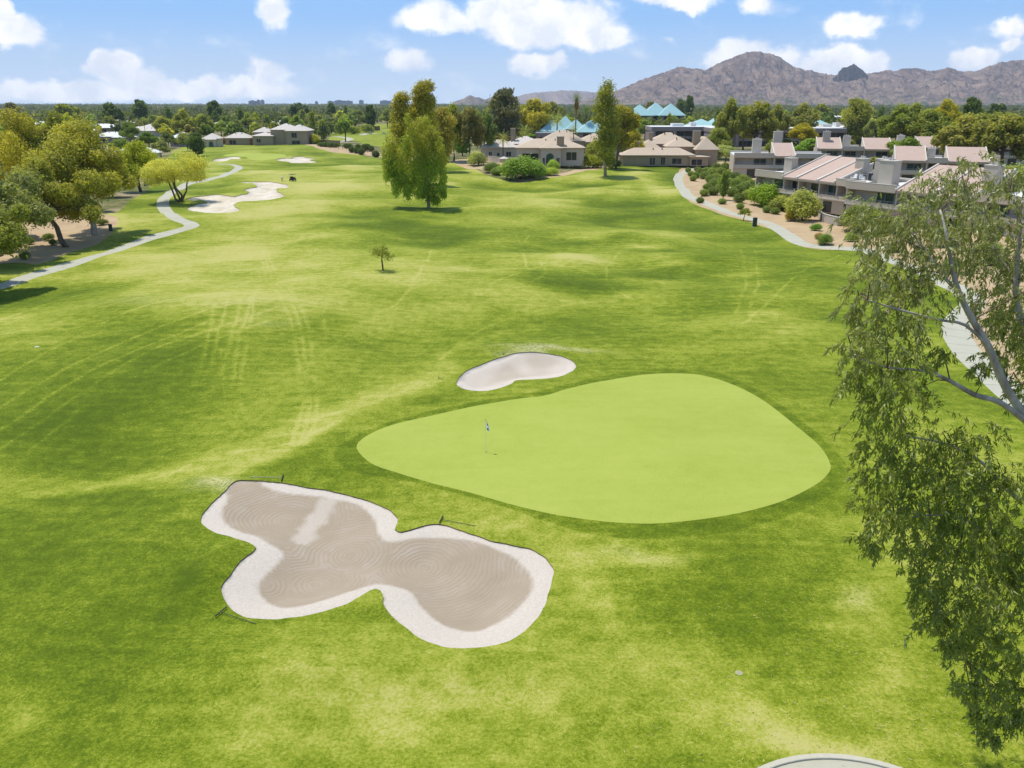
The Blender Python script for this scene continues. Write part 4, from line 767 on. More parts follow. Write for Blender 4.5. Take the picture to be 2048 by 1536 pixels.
def bend(a, b, rs, k=4, amt=.06):
    a, b = np.array(a, float), np.array(b, float); L = np.linalg.norm(b - a); o = [a]
    for i in range(1, k): o.append(a + (b - a) * i / k + rs.normal(size=3) * L * amt * (1, 1, .4)[0])
    return o + [b]
def make_shape(kind, seed, W=1.0, H=1.0):
    """clumps and limbs of a tree of crown width W and height H"""
    rs = np.random.RandomState(seed); C = []; lines = []; R_ = W / 2; tr = max(.02 * H, .014 * (W + H))
    if kind == 'euc':                                   # open spreading crown on several limbs
        top = np.array([rs.normal() * .04 * W, rs.normal() * .04 * W, .42 * H]); lines.append((bend((0, 0, -.02 * H), top, rs, 4, .02), [tr * 1.15, tr, tr * .9, tr * .85, tr * .7]))
        m = rs.randint(27, 35)
        for i in range(m):
            a = 2.4 * i + rs.rand(); q = math.sqrt((i + .5) / m); z = .38 + .52 * rs.rand() * (1 - .35 * q) + .10 * (1 - q); rr = R_ * (.09 + .14 * rs.rand())
            r = max(0, q * R_ - rr * .8); c = np.array([r * math.cos(a), r * math.sin(a), min(z, .96) * H - rr * .4]); s = .75 + .6 * rs.rand()
            C.append((*c, rr * s * 1.25, rr * s * 1.25, rr * s * 1.15 * (H / W) ** .5))
            if i % 2 == 0: lines.append((bend(top * (1, 1, .75 + .3 * rs.rand()), c, rs, 4, .05), np.linspace(tr * .42, tr * .08, 5)))
    elif kind == 'round':                               # dense rounded crown
        lines.append((bend((0, 0, -.02 * H), (0, 0, .45 * H), rs, 3, .02), [tr * 1.1, tr, tr * .9, tr * .7])); m = 16
        for i in range(m):
            a = 2.4 * i + rs.rand(); q = math.sqrt((i + .5) / m); rr = R_ * (.24 + .20 * rs.rand()); r = q * (R_ - rr * .8); z = (.30 + .50 * math.sqrt(max(0, 1 - q * q * .9)) * (.45 + .55 * rs.rand())) * H
            C.append((r * math.cos(a), r * math.sin(a), z, rr, rr, rr * .62 * H / W))
            if i % 3 == 0: lines.append((bend((0, 0, .4 * H), C[-1][:3], rs, 3, .04), np.linspace(tr * .5, tr * .1, 4)))
    elif kind == 'column':                              # upright narrow crown
        lines.append((bend((0, 0, -.02 * H), (0, 0, .9 * H), rs, 5, .01), np.linspace(tr, tr * .15, 6)))
        for i in range(17):
            z = (.16 + .80 * (i + .5) / 17); e = math.sin(math.pi * min(1, (z - .06) / 1.02)) ** .7; a = 2.4 * i; rr = R_ * (.42 + .2 * rs.rand()) * (.55 + .5 * e); r = R_ * .55 * e * rs.rand() ** .5
            C.append((r * math.cos(a), r * math.sin(a), z * H - rr * .2, rr, rr, rr * (.5 + .4 * rs.rand()) * max(.6, .5 * H / W)))
    elif kind == 'bush':                                # leaves down to the ground
        m = 13
        for i in range(m):
            a = 2.4 * i + rs.rand(); q = math.sqrt((i + .5) / m); rr = R_ * (.36 + .16 * rs.rand()); r = q * (R_ - rr * .75); z = (.24 + .40 * math.sqrt(max(0, 1 - q * q)) * (.5 + .5 * rs.rand())) * H
            C.append((r * math.cos(a), r * math.sin(a), z, rr, rr, min(z + .04 * H, rr * 1.3 * H / W)))
            if i % 3 == 0: lines.append((bend((r * .15 * math.cos(a), r * .15 * math.sin(a), -.03 * H), (C[-1][0], C[-1][1], z), rs, 3, .04), np.linspace(tr * .5, tr * .15, 4)))
    elif kind == 'airy':                                # fine pale multi-stem desert tree
        for s in range(4):
            a = 1.6 * s + rs.rand(); e = np.array([.42 * R_ * math.cos(a), .42 * R_ * math.sin(a), .5 * H]); lines.append((bend((0, 0, -.02 * H), e, rs, 4, .05), np.linspace(tr * .7, tr * .35, 5)))
            for i in range(6):
                b = a + rs.normal() * .7; rr = R_ * (.20 + .12 * rs.rand()); r = R_ * (.35 + .5 * rs.rand()); c = (r * math.cos(b), r * math.sin(b), (.46 + .44 * rs.rand() * (1.1 - r / R_ * .5)) * H); C.append((*c, rr * 1.1, rr * 1.1, rr * .9 * H / W))
                lines.append((bend(e, c, rs, 3, .06), np.linspace(tr * .3, tr * .06, 4)))
    elif kind == 'weep':                                # hanging curtains of foliage
        lines.append((bend((0, 0, -.02 * H), (.02 * W, 0, .85 * H), rs, 6, .01), np.linspace(tr * 1.3, tr * .2, 7)))
        for i in range(64):
            a = 2.4 * i + rs.rand() * .5; q = math.sqrt((i % 32 + .5) / 32); z = (.93 - .45 * q * rs.rand() - .22 * q) if i < 32 else .22 + .42 * rs.rand() ; rr = R_ * (.17 + .12 * rs.rand()); r = q * (R_ - rr) * (1.0 if z < .72 else .62) * (.9 if z > .3 else .75); hl = (.10 + .10 * rs.rand()) * H
            C.append((r * math.cos(a), r * math.sin(a), max(z * H - hl * .6, hl * 1.05), rr, rr, hl))
            if i % 3 == 0: lines.append((bend((0, 0, .3 * H + .5 * z * H * rs.rand()), (C[-1][0], C[-1][1], z * H), rs, 3, .04), np.linspace(tr * .4, tr * .1, 4)))
    return C, lines
PROTO = {}
def proto(kind, v, n, size, droop=.15, trunk='bark'):
    """crown and trunk meshes of a tree 8 m wide and 10 m high, used by many trees"""
    key = (kind, v, n)
    if key not in PROTO:
        C, lines = make_shape(kind, 100 + v * 7 + len(kind), 8, 10)
        PROTO[key] = (limb_mesh('trunk', lines, M[trunk], 6), crown_mesh('crown', C, n, size, v * 13 + 5, droop=droop))
    return PROTO[key]
def put_tree(name, label, cat, p, W, H, col, kind, v=0, n=5200, size=.62, rz=None, group=None, trunk='bark', droop=.15):
    tm, cm = proto(kind, v, n, size, droop, trunk); t = thing(name, label, cat, tuple(p), rz if rz is not None else (p[0] * 1.7 + p[1]) % 6.28, group)
    t.scale = (W / 8, W / 8, H / 10); link('trunk', tm, t); c = link('crown', cm, t); c.color = (*col, 1); return t
def own_tree(name, label, cat, p, W, H, col, kind, seed, n, size, group=None, trunk='bark', droop=.3, lean=(0, 0), yelf=None, asp=2.0, shell=.45):
    C, lines = make_shape(kind, seed, W, H); lx, ly = lean
    C = [(x + lx * z, y + ly * z, z, a, b, c) for x, y, z, a, b, c in C]; lines = [([(q[0] + lx * q[2], q[1] + ly * q[2], q[2]) for q in pts], r) for pts, r in lines]
    t = thing(name, label, cat, tuple(p), 0, group); link('trunk', limb_mesh('trunk', lines, M[trunk], 8), t)
    c = link('crown', crown_mesh('crown', C, n, size, seed + 1, droop=droop, yelf=yelf, asp=asp, shell=shell), t); c.color = (*col, 1); return t
OLIVE, DARK, GREYG, YEL, LIME, GOLD, PALE, BRIGHT, BROWN, SAGE = (.125, .135, .035), (.055, .078, .028), (.135, .145, .075), (.16, .155, .022), (.135, .165, .02), (.19, .155, .02), (.255, .25, .08), (.10,.155,.03), (.11, .10, .045), (.17, .19, .10)
def by_px(px, py, top, wpx):
    p = G(px, py); return p, wpx / ppm(p), max(.4, height_at(p, top) * .98)
# --- trees close to the left path
for (px, py, top, w, col, kind, seed, n, lean, tk, name, lab, yl) in [
    (-66, 585, 340, 250, OLIVE, 'euc', 27, 16000, (.03, 0), 'bark', 'eucalyptus_tree', 'olive tree mostly beyond the left edge, shading the near end of the path', 0),
    (-25, 532, 300, 250, GREYG, 'euc', 21, 26000, (.05, 0), 'bark', 'eucalyptus_tree', 'big grey-green tree at the left edge of the frame', 0),
    (133, 494, 300, 190, (.145, .145, .036), 'euc', 35, 19000, (-.17, .0), 'bark', 'eucalyptus_tree', 'olive tree with a thick dark trunk leaning left on the gravel bed', 0),
    (188, 470, 236, 200, (.17, .165, .036), 'euc', 47, 23000, (.0, .02), 'palebark', 'eucalyptus_tree', 'tall olive tree with pale mottled trunk beside the left path', .25),
    (60, 425, 208, 165, (.18, .17, .03), 'euc', 53, 15000, (.02, 0), 'bark', 'eucalyptus_tree', 'yellowish tall tree rising behind the left olive trees', .5),
    (140, 420, 218, 130, OLIVE, 'euc', 59, 16000, (.0, 0), 'palebark', 'eucalyptus_tree', 'slender olive tree rising between the two left giants', .3),
    (282, 384, 262, 100, (.165,.18,.015), 'round', 63, 17000, (-.05, 0), 'bark', 'rounded_tree', 'bright yellow-green rounded tree left of the pale yellow one', 0),
    (362, 403, 296, 130, PALE, 'airy', 71, 17000, (-.12, 0), 'bark', 'palo_verde_tree', 'airy pale yellow tree with dark leaning trunk by the left path', 0)]:
    p, W, H = by_px(px, py, top, w)
    own_tree(name, lab, 'tree', p, W, H, col, kind, seed, int(n * 1.7), .30 if kind != 'airy' else .22, 'trees along the left cart path', tk, .35, lean, (lambda q, c, r, a=yl, h=H: a * (r < .35) * smooth(.45 * h, .95 * h, q[:, 2])) if yl else None)
# --- the weeping tree in the middle and the tall pair behind it
p, W, H = by_px(858, 416, 236, 134)
def gold(q, c, r, h=H): return smooth(.55, .95, q[:, 2] / h + (c - .5) * .4) * (.35 + .6 * r)
def weeper():
    rs = np.random.RandomState(8); t = thing('weeping_tree', 'tall weeping tree with hanging foliage alone on the fairway, yellow at its top', 'tree', tuple(p)); C = []; Y0 = p[1]; lines = []
    LB = [(778, 292, 13, 24), (772, 312, 11, 24), (788, 300, 15, 26), (783, 335, 17, 34), (800, 318, 17, 30), (772, 345, 10, 26), (802, 352, 19, 34), (790, 378, 11, 24), (812, 385, 13, 22), (828, 262, 15, 20), (845, 252, 19, 17), (860, 268, 20, 22), (873, 288, 17, 24), (838, 284, 18, 22), (852, 305, 24, 30), (878, 318, 15, 32), (830, 318, 19, 32), (865, 342, 22, 34), (842, 350, 20, 36), (885, 352, 11, 30), (822, 360, 15, 30), (858, 380, 22, 26), (880, 382, 12, 24), (838, 388, 14, 18), (872, 398, 12, 12), (890, 392, 8, 12), (818, 240, 8, 12), (852, 240, 8, 9), (886, 300, 8, 16), (815, 290, 14, 26)]
    for k, (x, y, rx, ry) in enumerate(LB):
        for s in (-1, 1):
            c = at(x + rs.uniform(-4, 4), y + rs.uniform(-5, 5), Y0 + s * rs.uniform(.3, 3.2)) - p; q = FPX / ppm(p) * 0 + 1 / ppm(p); C.append((*c, rx * q * .80, rx * q * .80, ry * q * .88))
            if k % 2 == 0 and s > 0: lines.append((bend((0, 0, max(1.5, c[2] * .55)), c, rs, 4, .05), np.linspace(.16, .03, 5)))
    lines.append((bend((0, 0, -.4), (-.6, 0, H * .8), rs, 6, .01), np.linspace(.42, .06, 7))); link('trunk', limb_mesh('trunk', lines, M['palebark'], 8), t)
    yf = lambda q, c, r: smooth(.42, .88, q[:, 2] / H + (c - .5) * .45 + .10 * (q[:, 0] > 0)) * (.30 + .55 * r)
    V, F, ti, ye = crown_arrays(C, 26000, .30, rs, .95, 2.8, .35, yf); c = link('crown', np_mesh('crown', V, F, [M['leaf']], attrs={'tint': ti, 'yel': ye}), t); c.color = (.125, .165, .022, 1)
weeper()
p, W, H = by_px(852, 368, 150, 68)
own_tree('eucalyptus_tree', 'tallest golden-topped slender tree right behind the weeping tree', 'tree', p, W, H, (.17, .165, .03), 'column', 91, 20000, .42, 'golden trees behind the weeping tree', 'bark', .6, (.0, 0), lambda q, c, r, h=H: smooth(.45, .9, q[:, 2] / h) * (.25 + .6 * r), 2.2, .3)
p, W, H = by_px(806, 366, 177, 62)
own_tree('eucalyptus_tree', 'golden slender tree left behind the weeping tree, shorter of the two', 'tree', p, W, H, (.18, .17, .03), 'column', 95, 16000, .42, 'golden trees behind the weeping tree', 'bark', .6, (.0, 0), lambda q, c, r, h=H: smooth(.4, .9, q[:, 2] / h) * (.3 + .6 * r), 2.2, .3)
p, W, H = by_px(884, 345, 206, 62)
own_tree('eucalyptus_tree', 'orange-tinged tree showing right of the weeping tree', 'tree', p, W, H, (.20, .17, .04), 'column', 97, 12000, .5, 'golden trees behind the weeping tree', 'bark', .5, (.0, 0), lambda q, c, r, h=H: smooth(.3, .9, q[:, 2] / h + (c - .5)) * .8, 2.2, .3)
# --- tall leaning tree right of centre, with its yellow neighbour
p, W, H = by_px(1211, 352, 154, 60)
own_tree('eucalyptus_tree', 'tall olive tree with white trunk leaning left, beside the far fairway', 'tree', p, W * 1.15, H, (.125, .13, .03), 'column', 103, 11000, .40, None, 'palebark', .3, (-.028, 0), None, 2.4, .2)
p, W, H = by_px(1232, 338, 196, 82)
own_tree('eucalyptus_tree', 'golden yellow tree touching the tall leaning tree on its right', 'tree', p, W, H, (.15,.14,.02), 'euc', 107, 20000, .48, None, 'bark', .3, (.05, 0), lambda q, c, r: .5 * (r < .5) * (c > .3), 2.0, .4)
# --- young trees on the grass
p, W, H = by_px(766, 541, 472, 58); own_tree('young_tree', 'thin young tree alone on the fairway left of centre', 'tree', p, W, H, (.115, .13, .04), 'round', 113, 1500, .13, None, 'bark', .2, (-.03, 0), None, 2, .05)
p, W, H = by_px(1487, 441, 411, 22); own_tree('young_tree', 'small bare-stemmed sapling at the edge of the right cart path', 'tree', p, W * 1.3, H, OLIVE, 'round', 117, 900, .20, None, 'bark', .2, (.15, 0), None, 2, .2)
p, W, H = by_px(1446, 400, 338, 26); own_tree('young_tree', 'slender young tree among the clipped shrubs', 'tree', p, W, H, (.10, .13, .04), 'column', 119, 2200, .28, None, 'bark', .2, (0, 0), None, 2, .2)
# --- middle-distance trees (pixel base, pixel top, width, colour, kind, label)
MID = [
 ('eucalyptus_tree', 908, 322, 205, 60, OLIVE, 'euc', 'olive tree just right of the weeping tree group'), ('eucalyptus_tree', 940, 322, 202, 66, BROWN, 'euc', 'brownish olive tree with dark trunk near the dirt strip'), ('eucalyptus_tree', 968, 318, 212, 56, (.09, .12, .045), 'euc', 'green tree left of the pale roofed house'),
 ('eucalyptus_tree', 925, 312, 250, 46, BRIGHT, 'column', 'small light green tree in front of the brownish olive tree'), ('pine_tree', 1008, 298, 168, 76, (.075, .075, .055), 'column', 'tall dark grey-brown pine standing above the pale roofed house'), ('eucalyptus_tree', 1068, 290, 186, 74, (.19, .175, .035), 'euc', 'yellowish olive tree right of the dark pine'),
 ('eucalyptus_tree', 1045, 282, 206, 50, YEL, 'column', 'yellow tree between the dark pine and the olive tree'), ('eucalyptus_tree', 1108, 262, 198, 44, (.14, .14, .05), 'euc', 'thin olive tree left of the tall fan palm'), ('rounded_tree', 1120, 262, 216, 66, LIME, 'round', 'lime green tree beneath the tall fan palm'),
 ('rounded_tree', 1066, 292, 258, 34, BRIGHT, 'round', 'small green tree by the mauve wing'), ('eucalyptus_tree', 1262, 330, 246, 52, (.165,.15,.022), 'round', 'yellow tree at the foot of the tall leaning tree'), ('eucalyptus_tree', 1198, 330, 268, 60, OLIVE, 'bush', 'olive shrubby tree behind the tall leaning trunk'),
 ('eucalyptus_tree', 1455, 312, 194, 66, (.12, .125, .04), 'euc', 'left tree of the tall eucalyptus pair before the office wing'), ('eucalyptus_tree', 1512, 312, 190, 86, (.135, .135, .042), 'euc', 'right tree of the tall eucalyptus pair before the office wing'), ('eucalyptus_tree', 1486, 300, 200, 60, (.12, .125, .04), 'euc', 'olive tree filling the gap of the tall eucalyptus pair'),
 ('rounded_tree', 1436, 318, 246, 52, (.15, .165, .045), 'round', 'olive green tree beside the layered house'), ('rounded_tree', 1450, 332, 276, 50, SAGE, 'round', 'grey-green shrub tree beside the end townhouse'), ('rounded_tree', 1602, 302, 232, 62, (.175,.155,.014), 'round', 'golden tree in front of the office wing'),
 ('rounded_tree', 1620, 322, 270, 70, BRIGHT, 'round', 'fresh green tree below the golden tree'), ('rounded_tree', 1572, 300, 274, 40, GREYG, 'round', 'grey-green shrub tree left of the golden tree'), ('eucalyptus_tree', 1600, 290, 204, 64, (.125, .125, .045), 'euc', 'olive tree behind the golden tree'),
 ('eucalyptus_tree', 1706, 292, 192, 62, (.14, .145, .045), 'column', 'tall olive eucalyptus at the right end of the office wing'), ('eucalyptus_tree', 1740, 296, 230, 40, GREYG, 'euc', 'grey-green tree beside the tall olive eucalyptus'), ('rounded_tree', 1762, 304, 250, 26, BROWN, 'column', 'small brownish tree behind the grey back-row townhouse'),
 ('eucalyptus_tree', 1790, 308, 206, 86, (.105, .125, .032), 'euc', 'dense green tree behind the back-row townhouses, leftmost of the mass'), ('eucalyptus_tree', 1850, 312, 208, 100, (.12, .135, .032), 'euc', 'dense olive tree behind the back-row townhouses, second from left'), ('eucalyptus_tree', 1884, 300, 182, 60, (.19,.175,.02), 'round', 'bright yellow tree rising over the dense right mass'),
 ('pine_tree', 1930, 300, 188, 52, DARK, 'column', 'dark conifer right of the bright yellow tree'), ('eucalyptus_tree', 1918, 345, 226, 120, (.15, .145, .05), 'euc', 'brownish olive tree at the right beyond the townhouses'), ('eucalyptus_tree', 2000, 352, 214, 130, (.13, .13, .038), 'euc', 'large olive tree near the right edge of the frame'),
 ('eucalyptus_tree', 2056, 350, 205, 110, (.12, .125, .035), 'euc', 'large olive tree cut by the right edge'), ('eucalyptus_tree', 1960, 318, 216, 110, (.125, .135, .035), 'euc', 'olive tree behind the brownish one at right'), ('eucalyptus_tree', 1820, 296, 204, 80, (.11, .125, .035), 'euc', 'olive tree in the back of the dense right mass'),
 ('rounded_tree', 1802, 340, 258, 74, (.10, .135, .03), 'round', 'spreading green tree between the back-row roofs'), ('rounded_tree', 1748, 338, 310, 42, (.15, .15, .03), 'round', 'low olive tree beside the rooftop terrace'), ('rounded_tree', 1675, 326, 284, 46, (.19, .20, .05), 'airy', 'thin yellow-green tree before the back-row townhouse'),
 ('rounded_tree', 1866, 352, 298, 44, GREYG, 'round', 'grey-green tree right of the broad pink roof'), ('rounded_tree', 1880, 362, 318, 60, LIME, 'bush', 'lime green shrub tree behind the nearest eucalyptus crown'), ('rounded_tree', 2010, 380, 322, 110, (.13, .16, .05), 'bush', 'wide green shrub mass at the right edge'),
 ('pine_tree', 396, 313, 262, 40, (.06, .085, .03), 'column', 'dark green columnar tree behind the pale yellow tree'), ('rounded_tree', 376, 302, 252, 40, (.13, .14, .06), 'round', 'olive tree behind the dark columnar tree'), ('rounded_tree', 322, 318, 272, 40, GREYG, 'round', 'grey-green tree right of the bright yellow-green tree'),
 ('rounded_tree', 300, 306, 256, 44, (.075, .11, .03), 'round', 'deep green tree behind the pale yellow tree'), ('rounded_tree', 338, 296, 258, 34, (.10, .12, .05), 'round', 'small olive tree beside the white roofed house'), ('eucalyptus_tree', 372, 286, 216, 50, (.16, .165, .045), 'euc', 'yellowish tree in front of the left woodland, with open crown'),
 ('eucalyptus_tree', 410, 282, 222, 44, (.13, .145, .045), 'euc', 'olive tree above the small house with white door'), ('rounded_tree', 444, 278, 236, 34, (.13, .165, .05), 'round', 'light green tree with bare trunk behind the garage'), ('rounded_tree', 476, 280, 234, 40, (.08, .095, .045), 'round', 'dark tree behind the low tan garage'),
 ('rounded_tree', 447, 289, 270, 18, (.15,.085,.055), 'bush', 'reddish bush between the small house and the garage'), ('rounded_tree', 540, 287, 257, 40, (.12, .16, .03), 'bush', 'broad green tree in front of the large two storey house'), ('rounded_tree', 568, 287, 266, 28, (.14, .18, .03), 'bush', 'light green shrub in the middle before the two storey house'),
 ('rounded_tree', 604, 288, 271, 24, (.08, .13, .025), 'bush', 'round dark green shrub under the green window'), ('rounded_tree', 630, 288, 264, 26, (.20, .20, .03), 'bush', 'yellowish shrub at the right corner of the two storey house'), ('rounded_tree', 648, 282, 240, 30, (.065, .085, .045), 'round', 'dark lollipop tree right of the two storey house'),
 ('rounded_tree', 606, 262, 228, 44, (.17, .175, .06), 'round', 'pale olive tree behind the two storey house, left'), ('rounded_tree', 628, 264, 240, 30, (.13, .14, .06), 'round', 'small olive tree behind the two storey house, right'), ('rounded_tree', 660, 252, 226, 40, (.10, .12, .05), 'round', 'olive tree left of the retaining wall'),
 ('rounded_tree', 678, 266, 246, 30, (.09, .14, .04), 'bush', 'green shrub before the retaining wall'), ('rounded_tree', 706, 268, 249, 36, (.15,.165,.032), 'bush', 'yellow-green shrub before the retaining wall'), ('rounded_tree', 734, 266, 243, 30, (.13, .15, .06), 'bush', 'olive shrub at the right end of the retaining wall'),
 ('pine_tree', 742, 262, 206, 26, (.045, .065, .03), 'column', 'dark narrow tree beyond the far fairway'), ('rounded_tree', 712, 250, 212, 40, (.10, .12, .05), 'round', 'tall olive tree beyond the retaining wall'), ('rounded_tree', 775, 256, 212, 36, (.11, .13, .05), 'round', 'olive tree left of the golden slender tree'),
 ('rounded_tree', 20, 420, 232, 90, (.12, .15, .035), 'euc', 'green tree in the far left corner behind the grey-green giant'), ('rounded_tree', 240, 320, 262, 46, (.085, .115, .035), 'round', 'deep green tree behind the bright yellow-green tree'), ('rounded_tree', 225, 395, 330, 70, (.14,.15,.022), 'round', 'yellow-green tree between the tall olive tree and the bright rounded one'),
 ('rounded_tree', 1545, 330, 270, 40, (.12, .14, .04), 'round', 'green tree between the end townhouse and the golden tree'), ('rounded_tree', 1690, 318, 272, 40, (.13, .14, .045), 'round', 'olive tree rising between the back-row townhouse roofs'), ('eucalyptus_tree', 1548, 300, 206, 50, (.13, .13, .045), 'euc', 'slim olive tree just right of the tall eucalyptus pair'), ('rounded_tree', 1360, 318, 262, 30, (.12, .14, .04), 'round', 'green tree at the corner of the layered house'), ('eucalyptus_tree', 330, 282, 226, 46, (.15, .155, .045), 'euc', 'light olive tree standing before the left pale roofs'), ('eucalyptus_tree', 262, 292, 236, 40, (.10, .13, .04), 'round', 'mid green tree beside the white roof behind the yellow-green tree'), ('eucalyptus_tree', 498, 268, 224, 34, (.13, .15, .05), 'euc', 'pale olive tree behind the garage and the two storey house'), ('eucalyptus_tree', 700, 246, 208, 36, (.12, .14, .05), 'round', 'mid green tree beyond the retaining wall, left of the tall one'),
 ('rounded_tree', 20, 480, 360, 120, (.11, .125, .06), 'euc', 'low grey-green tree shading the far left wall')]
for i, (name, px, py, top, w, col, kind, lab) in enumerate(MID):
    p, W, H = by_px(px, py, top, w); put_tree(name, lab, 'tree', p, W, H, col, kind, i % 4, {'euc': 13000, 'round': 10000, 'column': 8500, 'bush': 8000, 'airy': 6000}[kind], .34 if kind != 'column' else .42)
# --- shrubs (pixel base, top, width)
SHR = [(1040, 357, 303, 88, (.115,.165,.04), 'big bright green bush before the arched house'), (1068, 356, 312, 60, (.105,.155,.038), 'bright green bush joined to the right of the big one'), (955, 331, 298, 42, SAGE, 'rounded grey-green bush before the courtyard wall'), (985, 345, 318, 36, (.09, .12, .055), 'dark grey-green bush left of the big bright one'),
       (1000, 350, 330, 36, (.11, .15, .05), 'low green bush at the corner of the big bright one'), (1106, 342, 314, 28, (.16, .21, .05), 'leafy light bush before the arched entrance'), (1100, 350, 332, 40, (.18, .22, .06), 'spiky yellow-green plant at the foot of the arched entrance'), (1145, 336, 312, 40, (.13, .17, .025), 'green citrus bush right of the arched entrance'),
       (1180, 336, 304, 52, (.15,.165,.018), 'yellow-green citrus bush right of the arched house'), (1225, 336, 312, 40, (.08, .11, .035), 'dark bush behind the tall leaning trunk'), (1266, 331, 310, 26, (.15, .19, .03), 'left citrus shrub before the layered house'), (1290, 331, 309, 26, (.14, .19, .03), 'right citrus shrub before the layered house'),
       (1354, 334, 322, 17, (.085, .14, .03), 'rounded dark green shrub at the corner of the tee grass'), (1400, 328, 322, 36, (.16,.16,.015), 'low yellow flowering hedge before the layered house'), (1530, 412, 358, 72, (.12,.17,.025), 'bright green bushy tree in front of the townhouse balconies'), (1558, 408, 376, 52, (.11,.155,.025), 'second bright green bush joined to the right of the first'),
       (1604, 440, 366, 84, (.165, .175, .065), 'large olive shrub tree before the long townhouse'), (1566, 420, 384, 60, (.155, .17, .065), 'olive shrub left of the large olive shrub tree'), (1640, 418, 370, 70, (.15, .165, .06), 'olive shrub behind the large olive shrub tree'), (1582, 442, 416, 30, (.13,.11,.02), 'yellow and orange flowering bush under the olive shrub tree'),
       (1718, 462, 398, 80, (.105, .125, .045), 'dark olive bush beside the patio wall'), (1752, 470, 410, 70, (.12, .14, .05), 'olive bush right of the patio wall, touching the eucalyptus'), (1650, 489, 463, 34, (.09, .13, .035), 'dark green bush with red flowers by the right cart path'), (1702, 483, 461, 30, (.12, .17, .035), 'round green bush right of the red flowering one'),
       (1632, 461, 444, 28, (.09, .155, .03), 'neat oval green shrub before the patio wall'), (1636, 478, 461, 18, (.22,.18,.15), 'pale blossoming bush behind the red flowering one'), (1484, 345, 322, 24, (.10, .12, .05), 'grey-green shrub at the corner of the end townhouse'), (1745, 445, 400, 50, (.10, .13, .04), 'dense bush under the nearest townhouse balcony'),
       (1668, 432, 408, 30, (.11, .14, .04), 'shrubs before the patio chairs'), (50, 519, 498, 24, (.10, .12, .055), 'small round shrub on the left gravel bed, nearest the path'), (60, 489, 472, 20, (.085, .105, .045), 'clipped shrub on the left gravel bed behind the nearest one'), (98, 481, 462, 24, (.09, .12, .05), 'loose shrub beside the leaning trunk'),
       (106, 490, 474, 18, (.07, .09, .04), 'small dark shrub at the leaning trunk'), (8, 500, 482, 26, (.085, .105, .045), 'shrub at the left frame edge, upper one'), (-4, 512, 494, 20, (.09, .11, .045), 'shrub cut by the left frame edge, lower one'), (205, 450, 434, 26, (.08, .10, .04), 'shrub behind the pale mottled trunk'), (1790, 502, 476, 38, (.10, .13, .045), 'green bush behind the near eucalyptus, leftmost along the path'), (1842, 520, 490, 42, (.09, .12, .04), 'green bush behind the near eucalyptus, second along the path'), (1905, 545, 508, 48, (.10, .125, .05), 'green bush behind the near eucalyptus, third along the path'), (1800, 466, 424, 64, (.11, .13, .05), 'large olive bush at the wall of the nearest townhouse'), (1880, 492, 442, 70, (.10, .125, .045), 'second large bush at the wall of the nearest townhouse'), (1975, 530, 470, 80, (.10, .12, .05), 'broad bush at the right end of the nearest townhouse')]
for i, (px, py, top, w, col, lab) in enumerate(SHR):
    p, W, H = by_px(px, py, top, w); put_tree('shrub', lab, 'shrub', p, W, H, col, 'bush', i % 4, 8000, .36, group='shrubs of the gardens')
# clipped dome shrubs on the right gravel bed
def dome_proto(seed):
    rs = np.random.RandomState(seed); V, F, ti, ye = crown_arrays([(0, 0, .52, .5, .5, .46)], 2600, .085, rs, 0, 1.6, .86)
    st = limb_mesh('stem', [([(0, 0, -.1), (0, 0, .3)], [.05, .04]), ([(0, 0, 0), (.15, .05, .3)], [.03, .02])], M['bark'], 5); return st, np_mesh('crown', V, F, [M['leaf']], attrs={'tint': ti, 'yel': ye})
DOMES = [dome_proto(s) for s in (1, 2, 3)]
RC = [(1382, 352, 12), (1392, 356, 13), (1386, 362, 12), (1400, 350, 15), (1408, 358, 16), (1414, 347, 16), (1424, 352, 18), (1432, 343, 17), (1440, 350, 18), (1420, 366, 17), (1432, 361, 18), (1443, 368, 18), (1428, 376, 19), (1414, 380, 15), (1408, 392, 15), (1426, 390, 20), (1440, 383, 17), (1455, 360, 18), (1462, 352, 17), (1470, 362, 19),
      (1458, 372, 20), (1472, 378, 22), (1484, 370, 21), (1478, 388, 22), (1490, 382, 20), (1464, 392, 20), (1496, 398, 21), (1478, 405, 19), (1492, 368, 18), (1502, 378, 20), (1444, 408, 14), (1400, 406, 13), (1533, 425, 14), (1550, 428, 15), (1480, 418, 13), (1395, 343, 12), (1376, 344, 10), (1450, 341, 16)]
_row = ['in the far corner by the layered house', 'below the end townhouse', 'half way down the bed', 'at the near end of the bed']
def _dome_label(i, px, py):
    k = 0 if py < 354 else 1 if py < 369 else 2 if py < 391 else 3; same = sorted(q for q in RC if (0 if q[1] < 354 else 1 if q[1] < 369 else 2 if q[1] < 391 else 3) == k); n = [q[0] for q in same].index(px) + 1
    o = ['first', 'second', 'third', 'fourth', 'fifth', 'sixth', 'seventh', 'eighth', 'ninth', 'tenth', 'eleventh', 'twelfth', 'thirteenth', 'fourteenth'][n - 1]
    return 'clipped dome shrub %s, %s from the cart path' % (_row[k], o)
for i, (px, py, w) in enumerate(RC):
    p = G(px, py); W = w / ppm(p) * 1.05; st, cm = DOMES[i % 3]; t = thing('clipped_shrub', _dome_label(i, px, py), 'shrub', tuple(p), i * 1.3, 'clipped dome shrubs on the right gravel bed')
    t.scale = (W, W, W * (.72 + .2 * ((i * 7) % 5) / 5)); link('stem', st, t); c = link('crown', cm, t); c.color = (*[(.095, .125, .05), (.085, .115, .035), (.12, .15, .055), (.075, .10, .035)][i % 4], 1)
FC = [(704, 305, 11), (714, 307, 11), (723, 309, 12), (716, 299, 10), (730, 302, 13), (742, 303, 11), (752, 315, 13), (700, 297, 9), (735, 298, 10)]
